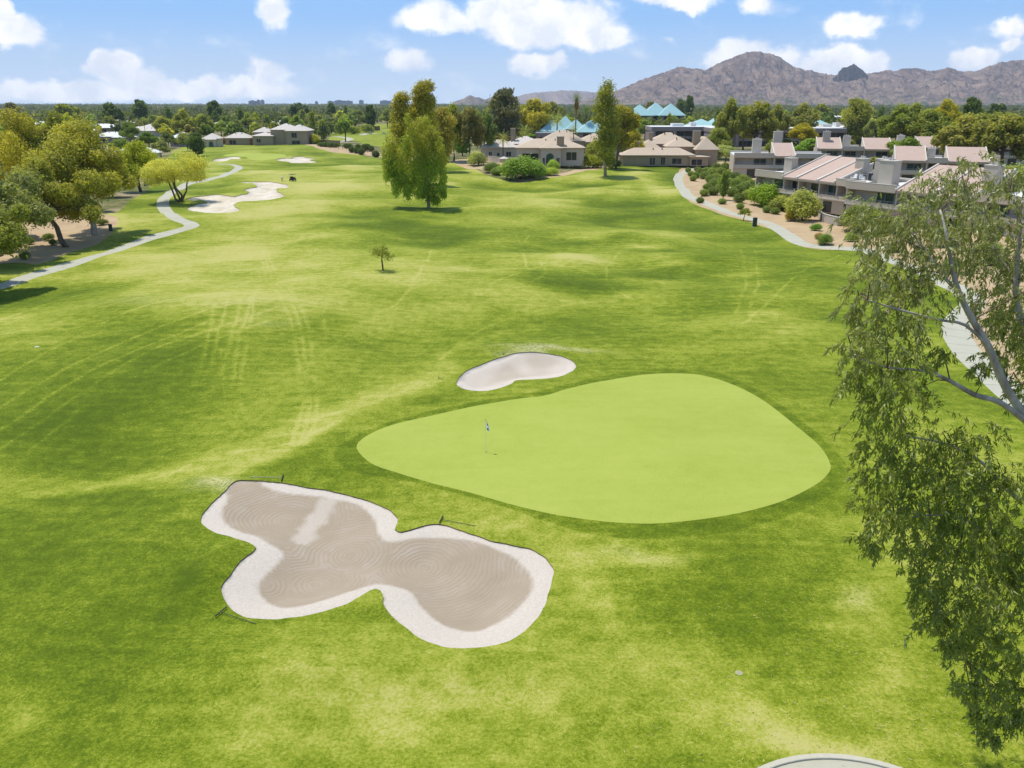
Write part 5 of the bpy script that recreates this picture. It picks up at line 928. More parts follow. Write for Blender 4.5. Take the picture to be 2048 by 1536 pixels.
for i, (px, py, w) in enumerate(FC):
    p = G(px, py); W = w / ppm(p) * 1.05; st, cm = DOMES[i % 3]; t = thing('clipped_shrub', 'dark ball shrub on the far bank, %s from the left' % ['third', 'fourth', 'sixth', 'fifth', 'seventh', 'ninth', 'tenth', 'second', 'eighth'][i], 'shrub', tuple(p), i, 'dark ball shrubs on the far bank')
    t.scale = (W, W, W * .95); link('stem', st, t); c = link('crown', cm, t); c.color = (.045, .065, .025, 1)
for i, (px, py, w, lab) in enumerate([(652, 294, 30, 'long dark clipped hedge behind the tan bank, left one'), (668, 295, 22, 'dark clipped hedge behind the tan bank, middle one'), (694, 297, 14, 'short dark clipped hedge behind the fence, right one')]):
    p = G(px, py); W = w / ppm(p); st, cm = DOMES[i]; t = thing('hedge', lab, 'hedge', tuple(p)); t.scale = (W, 2.0, 2.2); c = link('crown', cm, t); c.color = (.055, .08, .03, 1)
# --- palms
def frond(m, base, az, el, L, arch_, nl, w):
    d = np.array([math.cos(az) * math.cos(el), math.sin(az) * math.cos(el), math.sin(el)]); side = np.array([-math.sin(az), math.cos(az), 0]); P = [np.array(base, float)]; n = 9
    for k in range(n): d = d - np.array([0, 0, arch_ / n]); d /= np.linalg.norm(d); P.append(P[-1] + d * L / n)
    for k in range(1, n + 1):
        a, b = P[k - 1], P[k]; q = math.sin(math.pi * (k - .3) / (n + .4)) * w
        for s in (-1, 1):
            for j in range(nl):
                o = a + (b - a) * j / nl; tip = o + side * s * q + (b - a) * .9 - np.array([0, 0, q * .35]); e = (b - a) * .45 / nl; m.add([o, o + e, tip], [(0, 1, 2)])
def palm(label, p, H, R_, fan=False, col=(.10, .125, .05), seed=1, skirt=False, group='palms among the houses', n=34):
    t = thing('palm_tree', label, 'palm', tuple(p), seed, group); rs = np.random.RandomState(seed); r = .022 * H if not fan else .014 * H; r = max(r, .16)
    limb = [(0, 0, -.3), (.01 * H, 0, H * .4), (.0, 0.01 * H, H * .97)]; link('trunk', limb_mesh('trunk', [(limb, [r * 1.2, r, r * .9])], M['palmbark'], 8), t)
    m = MB()
    for k in range(n):
        el = 1.35 - 1.9 * ((k + .5) / n) ** .9 + rs.normal() * .08
        frond(m, (0, 0, H * .97), 2.4 * k + rs.rand() * .4, el, R_ * (.85 + .3 * rs.rand()), 1.1 if not fan else .35, 3, R_ * (.16 if not fan else .38))
    V = np.array(m.v); F = np.array(m.f); nt = len(V)
    c = link('fronds', np_mesh('fronds', V, F, [M['leaf']], attrs={'tint': np.repeat(rs.rand(nt // 3), 3), 'yel': np.zeros(nt)}), t); c.color = (*col, 1)
    if skirt:
        V, F, ti, ye = crown_arrays([(0, 0, H * .84, R_ * .32, R_ * .32, H * .10)], 900, .5, rs, 1.0, 4.0, .5); s = link('dead_fronds', np_mesh('dead_fronds', V, F, [M['leaf']], attrs={'tint': ti, 'yel': ye}), t); s.color = (.17, .12, .06, 1)
def palm_px(label, px, py, top, wpx, **k):
    p = G(px, py); H = height_at(p, top); R_ = wpx / ppm(p) / 2; palm(label, p, H - R_ * (.55 if k.get('fan') else .35), R_, **k)
palm_px('very tall fan palm with a skirt of dead fronds above the turquoise roofs', 1151, 300, 186, 26, fan=True, seed=3, skirt=True, col=(.07, .09, .045))
palm_px('date palm standing in front of the turquoise roofs', 1113, 300, 230, 44, seed=5, col=(.13, .15, .07)); palm_px('date palm with sunlit fronds before the pale roofed house', 1006, 322, 268, 42, seed=7, col=(.17, .17, .07)); palm_px('date palm behind the left corner of the arched house', 1050, 312, 252, 42, seed=9, col=(.13, .15, .065))
palm_px('small date palm left of the tall leaning tree', 1146, 306, 252, 30, seed=11, col=(.13, .14, .06)); palm_px('second fan palm beside the tall leaning tree', 1170, 292, 210, 22, fan=True, seed=13, col=(.06, .085, .04)); palm_px('slim palm with tied fronds rising over the two storey house, left', 511, 280, 236, 9, seed=15, col=(.12, .14, .06), n=18)
palm_px('slim leaning palm over the two storey house, right', 530, 280, 230, 10, seed=17, col=(.12, .14, .06), n=18); palm_px('small palm before the white flat roofed house', 195, 288, 244, 16, fan=True, seed=19, col=(.09, .13, .045)); palm_px('slender palm in the left belt by the cream house', 292, 276, 234, 14, fan=True, seed=21, col=(.11, .14, .05))
for i, (px, top) in enumerate([(1311, 213), (1320, 212), (1327, 215), (1351, 213), (1361, 216)]): palm_px('dark fan palm before the three far turquoise pyramids, %s from left' % ['first', 'second', 'third', 'fourth', 'fifth'][i], px, 236, top, 9, fan=True, seed=31 + i, col=(.06, .075, .04), group='fan palms before the far pyramids', n=22)
TALL = [(285, 252, 196, 34, DARK, 'column', 'tall dark tree breaking the horizon above the left white roofs'), (432, 250, 199, 36, DARK, 'column', 'tall dark tree breaking the horizon above the garage'), (136, 262, 200, 60, OLIVE, 'euc', 'wide tree breaking the horizon at the left'), (228, 258, 201, 44, DARK, 'euc', 'dark spreading tree breaking the horizon left of the tallest left tree'), (30, 262, 204, 60, BROWN, 'euc', 'brown dark tree at the horizon in the far left corner'), (600, 246, 201, 40, DARK, 'euc', 'dark tree breaking the horizon beyond the two storey house'),
        (665, 246, 204, 22, DARK, 'column', 'slim dark tree at the horizon above the far fairway'), (1360, 246, 196, 28, DARK, 'column', 'dark upright tree right of the three far pyramids'), (1376, 248, 187, 20, DARK, 'column', 'tallest dark upright tree right of the three far pyramids'), (1300, 240, 199, 34, BROWN, 'euc', 'brownish tree behind the three far pyramids'), (1990, 262, 199, 40, DARK, 'euc', 'dark tree in the far woodland at the right edge'), (1640, 250, 204, 40, OLIVE, 'euc', 'olive tree beyond the golden tree'), (985, 246, 206, 40, OLIVE, 'euc', 'olive tree left behind the dark pine'), (1226, 246, 204, 30, BROWN, 'euc', 'brownish tree behind the tall leaning tree')]
for i, (px, py, top, w, col, kind, lab) in enumerate(TALL):
    p, W, H = by_px(px, py, top, w); put_tree('belt_tree', lab, 'tree', p, W, H, col, kind, i % 4, 5200, .62)
# --- the tree belt: individuals out to about 900 m
rs = np.random.RandomState(77); BELT = [(OLIVE, 'olive'), ((.075, .10, .035), 'dark green'), (GREYG, 'grey-green'), ((.10, .13, .04), 'mid green'), (BROWN, 'brownish'), ((.19, .19, .04), 'yellowish')]
ZONES = [(-9, 560, 'behind the left white roofs'), (560, 900, 'beyond the distant green and far fairway'), (900, 1240, 'behind the dark pine and arched house'), (1240, 1640, 'around the office wings and far pyramids'), (1640, 9999, 'behind the right townhouses')]
blocks = [(o.location.x, o.location.y, 15) for o in COL.objects if o.type == 'EMPTY' and o.get('category') in ('house', 'office building', 'townhouse')]
placed = []; cnt = 0; ORD = {}
while cnt < 245:
    Y = 330 * (920 / 330) ** rs.rand(); px = rs.uniform(-40, 2088); d = ray(px, 230); x = d[0] / d[1] * Y
    if any(inside(POLY[k], np.array([x]), np.array([Y]))[0] for k in ('fairway', 'far_fairway', 'gravel_fence', 'gravel_mid')): continue
    row = 768 + FPX * math.tan(math.atan2(CAM_H, Y) - PITCH)
    if Y < 470 and 430 < px < 1440: continue
    if Y < 400 and 1430 < px: continue
    if any(0 < (x - bx + 3) < 34 and -14 < (Y - by) < 26 for bx, by, _ in blocks): continue
    if any(-25 < (x - bx - 8) < 30 and -75 < Y - by < 0 for bx, by, _ in blocks): continue
    if any((x - a) ** 2 + (Y - b) ** 2 < 49 for a, b in placed): continue
    placed.append((x, Y)); col, cn = BELT[rs.choice(6, p=[.27, .25, .15, .2, .08, .05])]; zn = [z for a, b, z in ZONES if a <= px < b]; zn = zn[0] if zn else ZONES[0][2]
    kind = ['euc', 'round', 'euc', 'column'][rs.randint(4)]; H = rs.uniform(8, 15) * (1.25 if kind == 'column' else 1); W = rs.uniform(7, 11.5) * (.62 if kind == 'column' else 1); f = .95 + .45 * rs.rand()
    bt = put_tree('belt_tree', '%s %s tree in belt %s' % (cn, {'euc': 'spreading', 'round': 'rounded', 'column': 'upright'}[kind], zn), 'tree', (x, Y, float(hgt(x, Y))), W, H, tuple(q * f for q in col), kind, rs.randint(4), 1500, .95, group='%s %s trees %s' % (cn, {'euc': 'spreading', 'round': 'rounded', 'column': 'upright'}[kind], zn)); cnt += 1; ORD.setdefault(bt['group'], []).append((px, bt))
NTH = ['first', 'second', 'third', 'fourth', 'fifth', 'sixth', 'seventh', 'eighth', 'ninth', 'tenth', 'eleventh', 'twelfth', 'thirteenth', 'fourteenth', 'fifteenth', 'sixteenth', 'seventeenth', 'eighteenth', 'nineteenth', 'twentieth']
for v in ORD.values():
    v.sort(key=lambda q: q[0])
    if len(v) > 1:
        for k, (_, o) in enumerate(v): o['label'] = o['label'] + ', %s from left' % NTH[min(k, 19)]
# --- far woodland out to the foot of the mountains: one mass nobody could count
def woodland():
    rs = np.random.RandomState(9); Vs, Fs, Ts, Cs = [], [], [], []; n = 15000; base = 0
    Y = 560 * (11000 / 560) ** (rs.rand(n) ** .95); px = rs.uniform(-900, 2900, n); d0 = (px - 1024) / FPX / (CP - (205 - 768) / FPX * SP); X = d0 * Y
    bad = np.zeros(n, bool)
    for bx, by, _ in blocks: bad |= (X > bx - 12) & (X < bx + 32) & (Y > by - 130) & (Y < by + 24) & (rs.rand(n) < .8)
    bad |= inside(POLY['far_fairway'], X, Y) | inside(POLY['fairway'], X, Y); X, Y = X[~bad], Y[~bad]; n = len(X)
    for i in range(n):
        m = 46 if Y[i] < 1500 else 22; H = rs.uniform(6.5, 11.5) * (1.35 if rs.rand() < .07 else 1); W = rs.uniform(7, 13) * (1 if Y[i] < 2500 else 2.2); 
        C = [(X[i] + rs.normal() * W * .2, Y[i] + rs.normal() * W * .2, H * (.5 + .12 * rs.normal()), W * .42, W * .42, H * .42) for _ in range(2)]
        V, F, ti, _ = crown_arrays(C, m, 2.5 if Y[i] < 1500 else (4.2 if Y[i] < 2500 else 6.5), rs, 0, 1.4, .5); Vs.append(V); Fs.append(F + base); base += len(V); Ts.append(np.clip(ti * .6 + .4 * rs.rand(), 0, 1)); Cs.append(np.full(len(V), .32 * (rs.rand() < .10)))
    o = link('woodland', np_mesh('woodland', np.vstack(Vs), np.vstack(Fs), [M['leaf']], attrs={'tint': np.concatenate(Ts), 'yel': np.concatenate(Cs)})); o.color = (.050, .060, .028, 1)
    tag(o, 'continuous dark green woodland stretching to the horizon', 'woodland', None, 'stuff')
woodland()
# ---------------------------------------------------------------- the near eucalyptus at the right
def near_tree():
    rs = np.random.RandomState(404); P = lambda px, py, Y: at(px, py, Y)
    base = np.array([20.6, 24.4, float(hgt(20.6, 24.4))])
    t = thing('eucalyptus_tree', 'huge near eucalyptus with drooping narrow leaves and white limbs filling the right edge', 'tree', tuple(base))
    fork = P(2112, 1010, 24.2); up = P(2062, 850, 24.2)
    L = [([base - (0, 0, .3), base + (-.6, 0, 3), P(2165, 1165, 24.3), fork], [.34, .30, .26, .23]), ([fork, P(2085, 920, 24.3), up], [.22, .20, .18]),
         ([up, P(2012, 775, 24.0), P(1976, 692, 23.8), P(1945, 640, 23.7), P(1918, 585, 23.7), P(1903, 530, 23.8), P(1893, 470, 24.0), P(1880, 420, 24.4)], [.15, .13, .115, .10, .08, .06, .045, .03]),
         ([P(1918, 585, 23.7), P(1880, 545, 23.5), P(1850, 500, 23.8), P(1815, 455, 24.4)], [.06, .05, .035, .02]), ([P(1976, 692, 23.8), P(1930, 650, 23.4), P(1880, 640, 23.0), P(1800, 620, 22.6), P(1735, 600, 22.4)], [.05, .045, .035, .03, .015]),
         ([up, P(2000, 805, 23.6), P(1950, 790, 23.2), P(1900, 762, 22.8), P(1850, 742, 22.4), P(1775, 735, 22.0), P(1710, 715, 21.8)], [.11, .085, .075, .06, .045, .03, .015]),
         ([up, P(2075, 760, 25.2), P(2040, 640, 25.6), P(2031, 560, 25.8), P(2040, 450, 26.0), P(2020, 385, 26.2)], [.14, .12, .11, .09, .06, .03]), ([P(2031, 560, 25.8), P(1990, 500, 26.4), P(1950, 430, 26.8), P(1930, 375, 27)], [.06, .045, .03, .02]),
         ([fork, P(2050, 1005, 23.5), P(2000, 965, 23.0), P(1970, 930, 22.6), P(1900, 890, 22.2), P(1800, 870, 21.8)], [.12, .085, .07, .05, .035, .02]), ([P(2160, 1180, 24.2), P(2060, 1165, 23.4), P(2008, 1130, 23.0), P(1985, 1080, 22.6), P(1975, 1010, 22.4), P(1960, 940, 22.4)], [.13, .09, .075, .06, .04, .02]),
         ([P(1985, 1080, 22.6), P(1930, 1040, 22.0), P(1860, 1030, 21.6), P(1790, 1040, 21.2)], [.045, .035, .025, .015]), ([P(2040, 1160, 23.4), P(2010, 1220, 22.5), P(1960, 1270, 21.6), P(1930, 1320, 21.0)], [.05, .035, .025, .015]),
         ([up, at(2180, 720, 25.5), at(2280, 560, 26), at(2330, 450, 26.5)], [.15, .12, .08, .03]), ([fork, at(2250, 950, 25), at(2380, 880, 25.5)], [.12, .08, .03]), ([up, at(2150, 780, 27.5), at(2200, 640, 29), at(2180, 520, 30)], [.12, .09, .06, .03]), ([fork, at(2150, 930, 27), at(2120, 850, 29)], [.12, .08, .03])]
    CL = [(1745, 440, 66, 25), (1800, 415, 60, 25.4), (1858, 380, 60, 26), (1905, 352, 56, 26.6), (1960, 352, 58, 27), (2020, 352, 58, 26.6), (1826, 455, 70, 24.4), (1886, 430, 72, 24.6), (1950, 425, 72, 25), (2020, 430, 72, 25.6), (1770, 500, 66, 24), (1850, 515, 66, 23.8), (1925, 500, 60, 24.4), (1990, 500, 66, 25.6), (2045, 510, 60, 26),
          (1735, 552, 58, 23.2), (1800, 560, 60, 23.4), (1860, 575, 46, 23.4), (1720, 612, 52, 22.6), (1775, 625, 62, 22.8), (1835, 640, 52, 22.8), (1966, 575, 52, 25), (2030, 590, 56, 25.4), (1990, 640, 42, 25.2), (2045, 660, 42, 25), (1702, 676, 46, 22), (1752, 690, 60, 22.2), (1812, 705, 54, 22.4), (1722, 738, 50, 21.8), (1780, 762, 60, 21.8), (1840, 775, 48, 22.2), (1745, 800, 50, 21.4), (1800, 825, 54, 21.6), (1880, 700, 26, 23), (2000, 715, 34, 24.6), (2042, 770, 34, 24.6), (1955, 735, 18, 23.4),
          (1765, 880, 58, 21.2), (1830, 880, 66, 21.6), (1895, 862, 58, 22), (1955, 870, 54, 22.4), (1752, 942, 48, 20.8), (1808, 948, 68, 21.2), (1878, 940, 70, 21.8), (1948, 945, 66, 22.2), (2008, 955, 40, 22.6), (1756, 1010, 42, 20.6), (1812, 1022, 64, 21), (1880, 1015, 72, 21.6), (1952, 1020, 72, 22), (2018, 1040, 60, 22.4), (1748, 1075, 32, 20.4), (1855, 1090, 64, 21.2), (1922, 1095, 74, 21.6), (1992, 1105, 72, 22), (2040, 1110, 60, 22.6),
          (1842, 1155, 40, 20.8), (1895, 1165, 62, 21), (1960, 1175, 70, 21.4), (2025, 1180, 64, 22), (1880, 1228, 46, 20.6), (1940, 1245, 58, 20.8), (2005, 1250, 62, 21.4), (1895, 1285, 34, 20.2), (1965, 1310, 44, 20.6), (2030, 1315, 50, 21), (1945, 1370, 36, 20.2), (1992, 1378, 40, 20.4), (2040, 1382, 36, 20.8), (1958, 1428, 30, 20), (2005, 1432, 34, 20.1), (1982, 1470, 22, 19.9), (2036, 1425, 22, 20.4)]
    for k in range(46): CL.append((rs.uniform(2110, 2420), rs.uniform(380, 1250), rs.uniform(50, 80), rs.uniform(21.5, 29)))
    for k in range(16): CL.append((rs.uniform(1990, 2200), rs.uniform(430, 800), rs.uniform(50, 75), rs.uniform(27.5, 31)))
    nodes = np.array([p for pts, r in L[1:] for p in pts]); br = MB()
    for pts, r in L: 
        Q = spline(np.array(pts), 3, False); rr = np.interp(np.linspace(0, 1, len(Q)), np.linspace(0, 1, len(r)), r); br.tube(Q.tolist(), rr.tolist(), 8)
    LV, TV = [], []; nt = 0
    tw = MB()
    for (px, py, rp, Y) in CL:
        c = at(px, py, Y + rs.normal() * .35); rad = rp / FPX * depth(c); d = np.linalg.norm(nodes - c, axis=1) + .6 * np.maximum(0, nodes[:, 2] - c[2]); s = nodes[np.argmin(d)]
        if np.linalg.norm(c - s) > .3:
            mid = (s + c) / 2 + rs.normal(size=3) * .15 + (0, 0, .25); tw.tube([s, mid, c], [.022, .016, .009], 4, False)
        m = int((13 + 22 * (rad / .9) ** 2) * (1.0 if c[2] < 11.5 else .68))
        for _ in range(m):
            o = c + rs.normal(size=3) * rad * .34; dr = rs.normal(size=3) * (1, 1, .5) + (o - c) / rad * .8; dr[2] -= .45; dr /= np.linalg.norm(dr); ln = rs.uniform(.45, .95) * min(1.25, rad / .75); pts = [o]
            for q in range(4): dr = dr + np.array([0, 0, -.28]); dr /= np.linalg.norm(dr); pts.append(pts[-1] + dr * ln / 4)
            if rs.rand() < .55: tw.tube([pts[0], pts[2], pts[4]], [.006, .004, .002], 3, False)
            n = rs.randint(20, 34); u = rs.rand(n) ** .7 * 3.999; i = u.astype(int); A = np.array(pts); p = A[i] + (A[i + 1] - A[i]) * (u - i)[:, None]
            LV.append((p + rs.normal(size=(n, 3)) * .035)); TV.append(np.c_[np.tile(dr, (n, 1)), np.full(n, rs.rand())])
    p = np.vstack(LV); dv = np.vstack(TV); n = len(p); t_ = dv[:, :3] * .5 + rs.normal(size=(n, 3)) * .55; t_[:, 2] -= .55; t_ /= np.linalg.norm(t_, axis=1)[:, None]
    nr = rs.normal(size=(n, 3)); nr[:, 2] += .5; b = np.cross(t_, nr); b /= np.linalg.norm(b, axis=1)[:, None] + 1e-9
    ln = (.13 + .13 * rs.rand(n))[:, None]; wd = (.017 + .014 * rs.rand(n))[:, None]
    V = np.stack([p, p + t_ * ln * .4 + b * wd, p + t_ * ln, p + t_ * ln * .4 - b * wd], 1).reshape(-1, 3) - base
    tint = np.repeat(np.clip(.45 * dv[:, 3] + .55 * rs.rand(n), 0, 1), 4); sun_pale = smooth(12.5, 17.0, p[:, 2]); yel = np.repeat(np.clip((rs.rand(n) < .05) * .6 + sun_pale * (.15 + .45 * rs.rand(n)), 0, 1), 4)  # height term paints sun glint as paler leaves in the upper crown
    br.v = [tuple(np.array(q) - base) for q in br.v]; tw.v = [tuple(np.array(q) - base) for q in tw.v]
    br.build('trunk', M['palebark'], t, True); tw.build('twigs', M['twig'], t, True)
    c = link('crown', np_mesh('crown', V, np.arange(4 * n).reshape(n, 4), [M['leaf_near']], attrs={'tint': tint, 'yel': yel}), t); c.color = (.095, .115, .030, 1)
M['leaf_near'] = leaf_mat('eucalyptus_leaves', .34, .34, (.42, .37, .22)); M['twig'] = bark('reddish_twig_bark', (.10, .065, .04), (.24, .17, .12), 6)
near_tree()

# ---------------------------------------------------------------- flagstick, rakes, posts and furniture
def flag():
    p = G(972, 904); t = thing('flagstick', 'slim flagstick with white flag and black check in the putting green cup', 'golf flag', tuple(p))
    MB().tube([(0, 0, -.1), (0, 0, 2.18)], .011, 6).build('pole', M['white'], t); MB().tube([(0, 0, 2.18), (0, 0, 2.22)], .02, 6).build('finial', M['black'], t)
    m = MB().lathe([(.054, .0), (.054, .006)], 16); m.build('cup', M['black'], t)
    nx, nz = 6, 8; V = []; 
    for j in range(nz + 1):
        for i in range(nx + 1):
            u = i / nx; v = j / nz; V.append((.015 + u * .26 * (.35 + .75 * v) + .02 * math.sin(v * 5), -.05 * math.sin(u * 7 + v * 2) * u, 2.16 - v * .62 - u * .16))
    F = [(j * (nx + 1) + i, j * (nx + 1) + i + 1, (j + 1) * (nx + 1) + i + 1, (j + 1) * (nx + 1) + i) for j in range(nz) for i in range(nx)]
    fm = [1 if ((i // 2) + (j // 2)) % 2 == 0 and (j > 5 or j < 1 or (j in (2, 3) and 2 <= i < 4)) else 0 for j in range(nz) for i in range(nx)]
    cl = NT('flag_cloth'); d_ = cl.n('BsdfDiffuse', {'Color': (.8, .8, .78, 1)}); q_ = cl.n('BsdfTranslucent', {'Color': (.8, .8, .76, 1)}); mx = cl.n('MixShader', {0: .5, 1: d_.outputs[0], 2: q_.outputs[0]}); cl.t.links.new(mx.outputs[0], cl.out.inputs[0])
    link('flag', np_mesh('flag', V, F, [cl.m, M['black']], smooth=True, fm=fm), t)
flag()
def rake(label, hp0, hp1, h0, h1, mat, lift=.04):
    a, b = G(*h0), G(*h1); c, d = G(*hp0), G(*hp1); o = c; t = thing('bunker_rake', label, 'rake', tuple(o), 0, 'rakes lying by the bunkers')
    z = np.array([0, 0, lift]); MB().tube([c - o + z * 2, d - o + z], .015, 6).build('handle', mat, t); MB().tube([a - o + z * 2.5, b - o + z * 2.5], .026, 6).build('head', M['black'], t)
    m = MB()
    for k in range(9):
        q = a + (b - a) * k / 8 - o; m.tube([q + z * 2.4, q - (0, 0, .02)], .009, 4)
    m.build('tines', M['black'], t)
M['rakegreen'] = simple('green_painted_handle', (.03, .055, .04), .5, .1, 5, .3, 0)
rake('pale handled rake at the top left edge of the large bunker', (564, 957), (500, 955), (567, 951), (563, 964), M['metal'])
rake('dark rake at the notch between the two lobes of the large bunker', (881, 1041), (950, 1053), (886, 1034), (879, 1048), M['rakegreen'])
rake('dark rake at the lower left edge of the large bunker', (442, 1227), (512, 1249), (454, 1217), (431, 1236), M['rakegreen'])
rake('small dark rake lying left of the bean shaped bunker', (880, 757), (887, 760), (877, 755), (878, 758.5), M['rakegreen']); rake('small dark rake on the far rim of the bean shaped bunker', (998, 710), (1007, 708.5), (1007, 707), (1008, 710), M['rakegreen'])
def bin_(label, px, py, w, h):
    p = G(px, py); t = thing('litter_bin', label, 'litter bin', tuple(p)); W = w / ppm(p) / 2; H = h / ppm(p)
    MB().lathe([(W * .9, 0), (W, .05), (W, H * .85), (W * .96, H * .88)], 14).build('body', M['rakegreen'], t); MB().lathe([(W * 1.05, H * .88), (W * 1.0, H * .96), (W * .4, H * 1.0)], 14).build('lid', M['black'], t); MB().lathe([(W * 1.1, -.02), (W * 1.1, .03)], 14).build('base', M['path'], t)
bin_('dark green bin on the grass beside the right cart path', 1509, 453, 9, 18); bin_('dark bin on the gravel edge beside the left trees', 222, 462, 7, 14)
p = G(74, 694); t = thing('yardage_marker', 'small white marker plate in the grass at the far left', 'marker', tuple(p)); MB().box(-.16, .16, -.10, .10, -.02, .04).build('plate', M['white'], t); MB().lathe([(.05, .04), (.04, .055)], 10).build('stud', M['metal'], t)
p = G(1478, 1346); M['plate'] = simple('weathered_plastic', (.33, .32, .17), .8, .1, 5, .2, 0); t = thing('sprinkler_cover', 'round pale cover plate in the grass at the lower right', 'cover plate', tuple(p)); MB().lathe([(.15, -.02), (.15, .012), (.13, .02)], 18).build('plate', M['plate'], t); MB().lathe([(.04, .02), (.035, .028)], 12).build('cap', M['metal'], t)
for (px, py) in [(984, 1132), (1138, 1066)]:
    pass
def chair(label, p, rz, col='white', s=1.0, group='white patio chairs by the townhouses'):
    t = thing('patio_chair', label, 'chair', tuple(p), rz, group); t.scale = (s, s, s)
    MB().box(-.3, .3, -.3, .3, .38, .46).build('seat', M[col], t)
    m = MB(); m.hexa([(-.3, .26, .46), (.3, .26, .46), (.3, .34, .46), (-.3, .34, .46), (-.22, .40, .98), (.22, .40, .98), (.22, .47, .98), (-.22, .47, .98)]); m.build('backrest', M[col], t)
    for x in (-.33, .27): MB().box(x, x + .06, -.28, .3, .64, .69).build('armrest', M[col], t)
    for x in (-.28, .24):
        for y in (-.28, .24): MB().box(x, x + .04, y, y + .04, 0, .64 if y < 0 else .38).build('leg', M[col], t)
chair('left white patio chair behind the low patio wall', G(1668, 420), 2.2, s=1.5); chair('right white patio chair behind the low patio wall', G(1680, 417), 1.4, s=1.5)
ca, sa = math.cos(AU), math.sin(AU); TW = lambda s, tt, z: np.array([54 + s * ca - tt * sa, 188 + s * sa + tt * ca, z])
for i, (s, tt, lab) in enumerate([(25.4, 3.0, 'left white chair on the townhouse roof terrace'), (27.2, 3.4, 'middle white chair on the townhouse roof terrace'), (28.6, 2.2, 'white chair nearest the terrace edge on the townhouse roof'), (29.4, 4.2, 'white chair beside the chimney on the townhouse roof terrace')]): chair(lab, TW(s, tt, 6.46), AU + 1.2 * i, s=1.35, group='white chairs on the roof terrace')
def acunit(label, q, rz, w, h):
    t = thing('air_conditioner', label, 'air conditioner', tuple(q), rz, 'grey air conditioners on the roof terrace'); MB().box(-w / 2, w / 2, -w / 2, w / 2, .08, h).build('housing', M['metal'], t); MB().box(-w * .42, w * .42, -w / 2 - .03, -w / 2 - .002, .2, h - .15).build('grille', M['black'], t); MB().lathe([(w * .36, h + .003), (w * .36, h + .05)], 14).build('fan_guard', M['black'], t)
acunit('large grey air conditioner in the middle of the roof terrace', TW(27.4, 6.5, 6.46), AU, 1.9, 1.6); acunit('small grey air conditioner at the left of the roof terrace', TW(25.0, 6.8, 6.46), AU, 1.2, 1.1); acunit('grey air conditioner at the right of the roof terrace', TW(29.9, 6.8, 6.46), AU, 1.4, 1.4)
def umbrella():
    p = G(1008, 330); t = thing('patio_umbrella', 'cream patio umbrella in the courtyard of the pale roofed house', 'umbrella', tuple(p)); MB().tube([(0, 0, 0), (0, 0, 2.7)], .04, 6).build('pole', M['metal'], t); MB().lathe([(1.75, 2.15), (1.72, 2.2), (.05, 2.85)], 8).build('canopy', M['trim'], t)
umbrella()
def cart(label, p, rz, body='white', roof='white'):
    t = thing('golf_cart', label, 'golf cart', tuple(p), rz, 'golf carts on the course')
    b = MB(); b.hexa([(-1.15, -.58, .32), (1.15, -.58, .32), (1.15, .58, .32), (-1.15, .58, .32), (-1.15, -.55, .75), (1.05, -.48, .62), (1.05, .48, .62), (-1.15, .55, .75)]); b.hexa([(.55, -.5, .62), (1.0, -.46, .62), (1.0, .46, .62), (.55, .5, .62), (.52, -.46, .98), (.68, -.44, .95), (.68, .44, .95), (.52, .46, .98)]); b.build('body', M[body], t)
    MB().box(-.55, -.05, -.52, .52, .74, .88).build('seat', M['black'], t); MB().hexa([(-.65, -.52, .85), (-.52, -.52, .85), (-.52, .52, .85), (-.65, .52, .85), (-.78, -.5, 1.3), (-.68, -.5, 1.3), (-.68, .5, 1.3), (-.78, .5, 1.3)]).build('seat_back', M['black'], t)
    MB().box(-1.15, .75, -.6, .6, 1.82, 1.90).build('roof', M[roof], t)
    for x, y in ((.6, -.5), (.6, .5), (-1.05, -.5), (-1.05, .5)): MB().tube([(x, y, .8), (x * .97, y * 1.05, 1.82)], .025, 5).build('roof_post', M['black'], t)
    for x in (.75, -.75):
        for y in (-.6, .48): w = MB().tube([(x, y, .23), (x, y + .14, .23)], .23, 14).build('wheel', M['black'], t); MB().tube([(x, y - .01, .23), (x, y + .15, .23)], .11, 10).build('rim', M['white'], w)
    MB().tube([(.30, -.25, 1.05), (.42, -.25, .80)], .02, 5).build('steering_column', M['black'], t)
cart('dark golf cart with black roof parked beside the golfer', G(586, 362), 1.4, 'black', 'black'); cart('white golf cart on the far fairway path, left one', G(741, 268), .3); cart('white golf cart on the far fairway, right one', G(768, 268), .5)
M['skin'] = simple('skin', (.40, .25, .17), .6, .05, 5, .3, 0); M['navy'] = simple('dark_trousers', (.025, .026, .03), .85, .1, 5, .1, 0); M['hair'] = simple('dark_hair', (.03, .02, .015), .7, .1, 9, .2, 0)
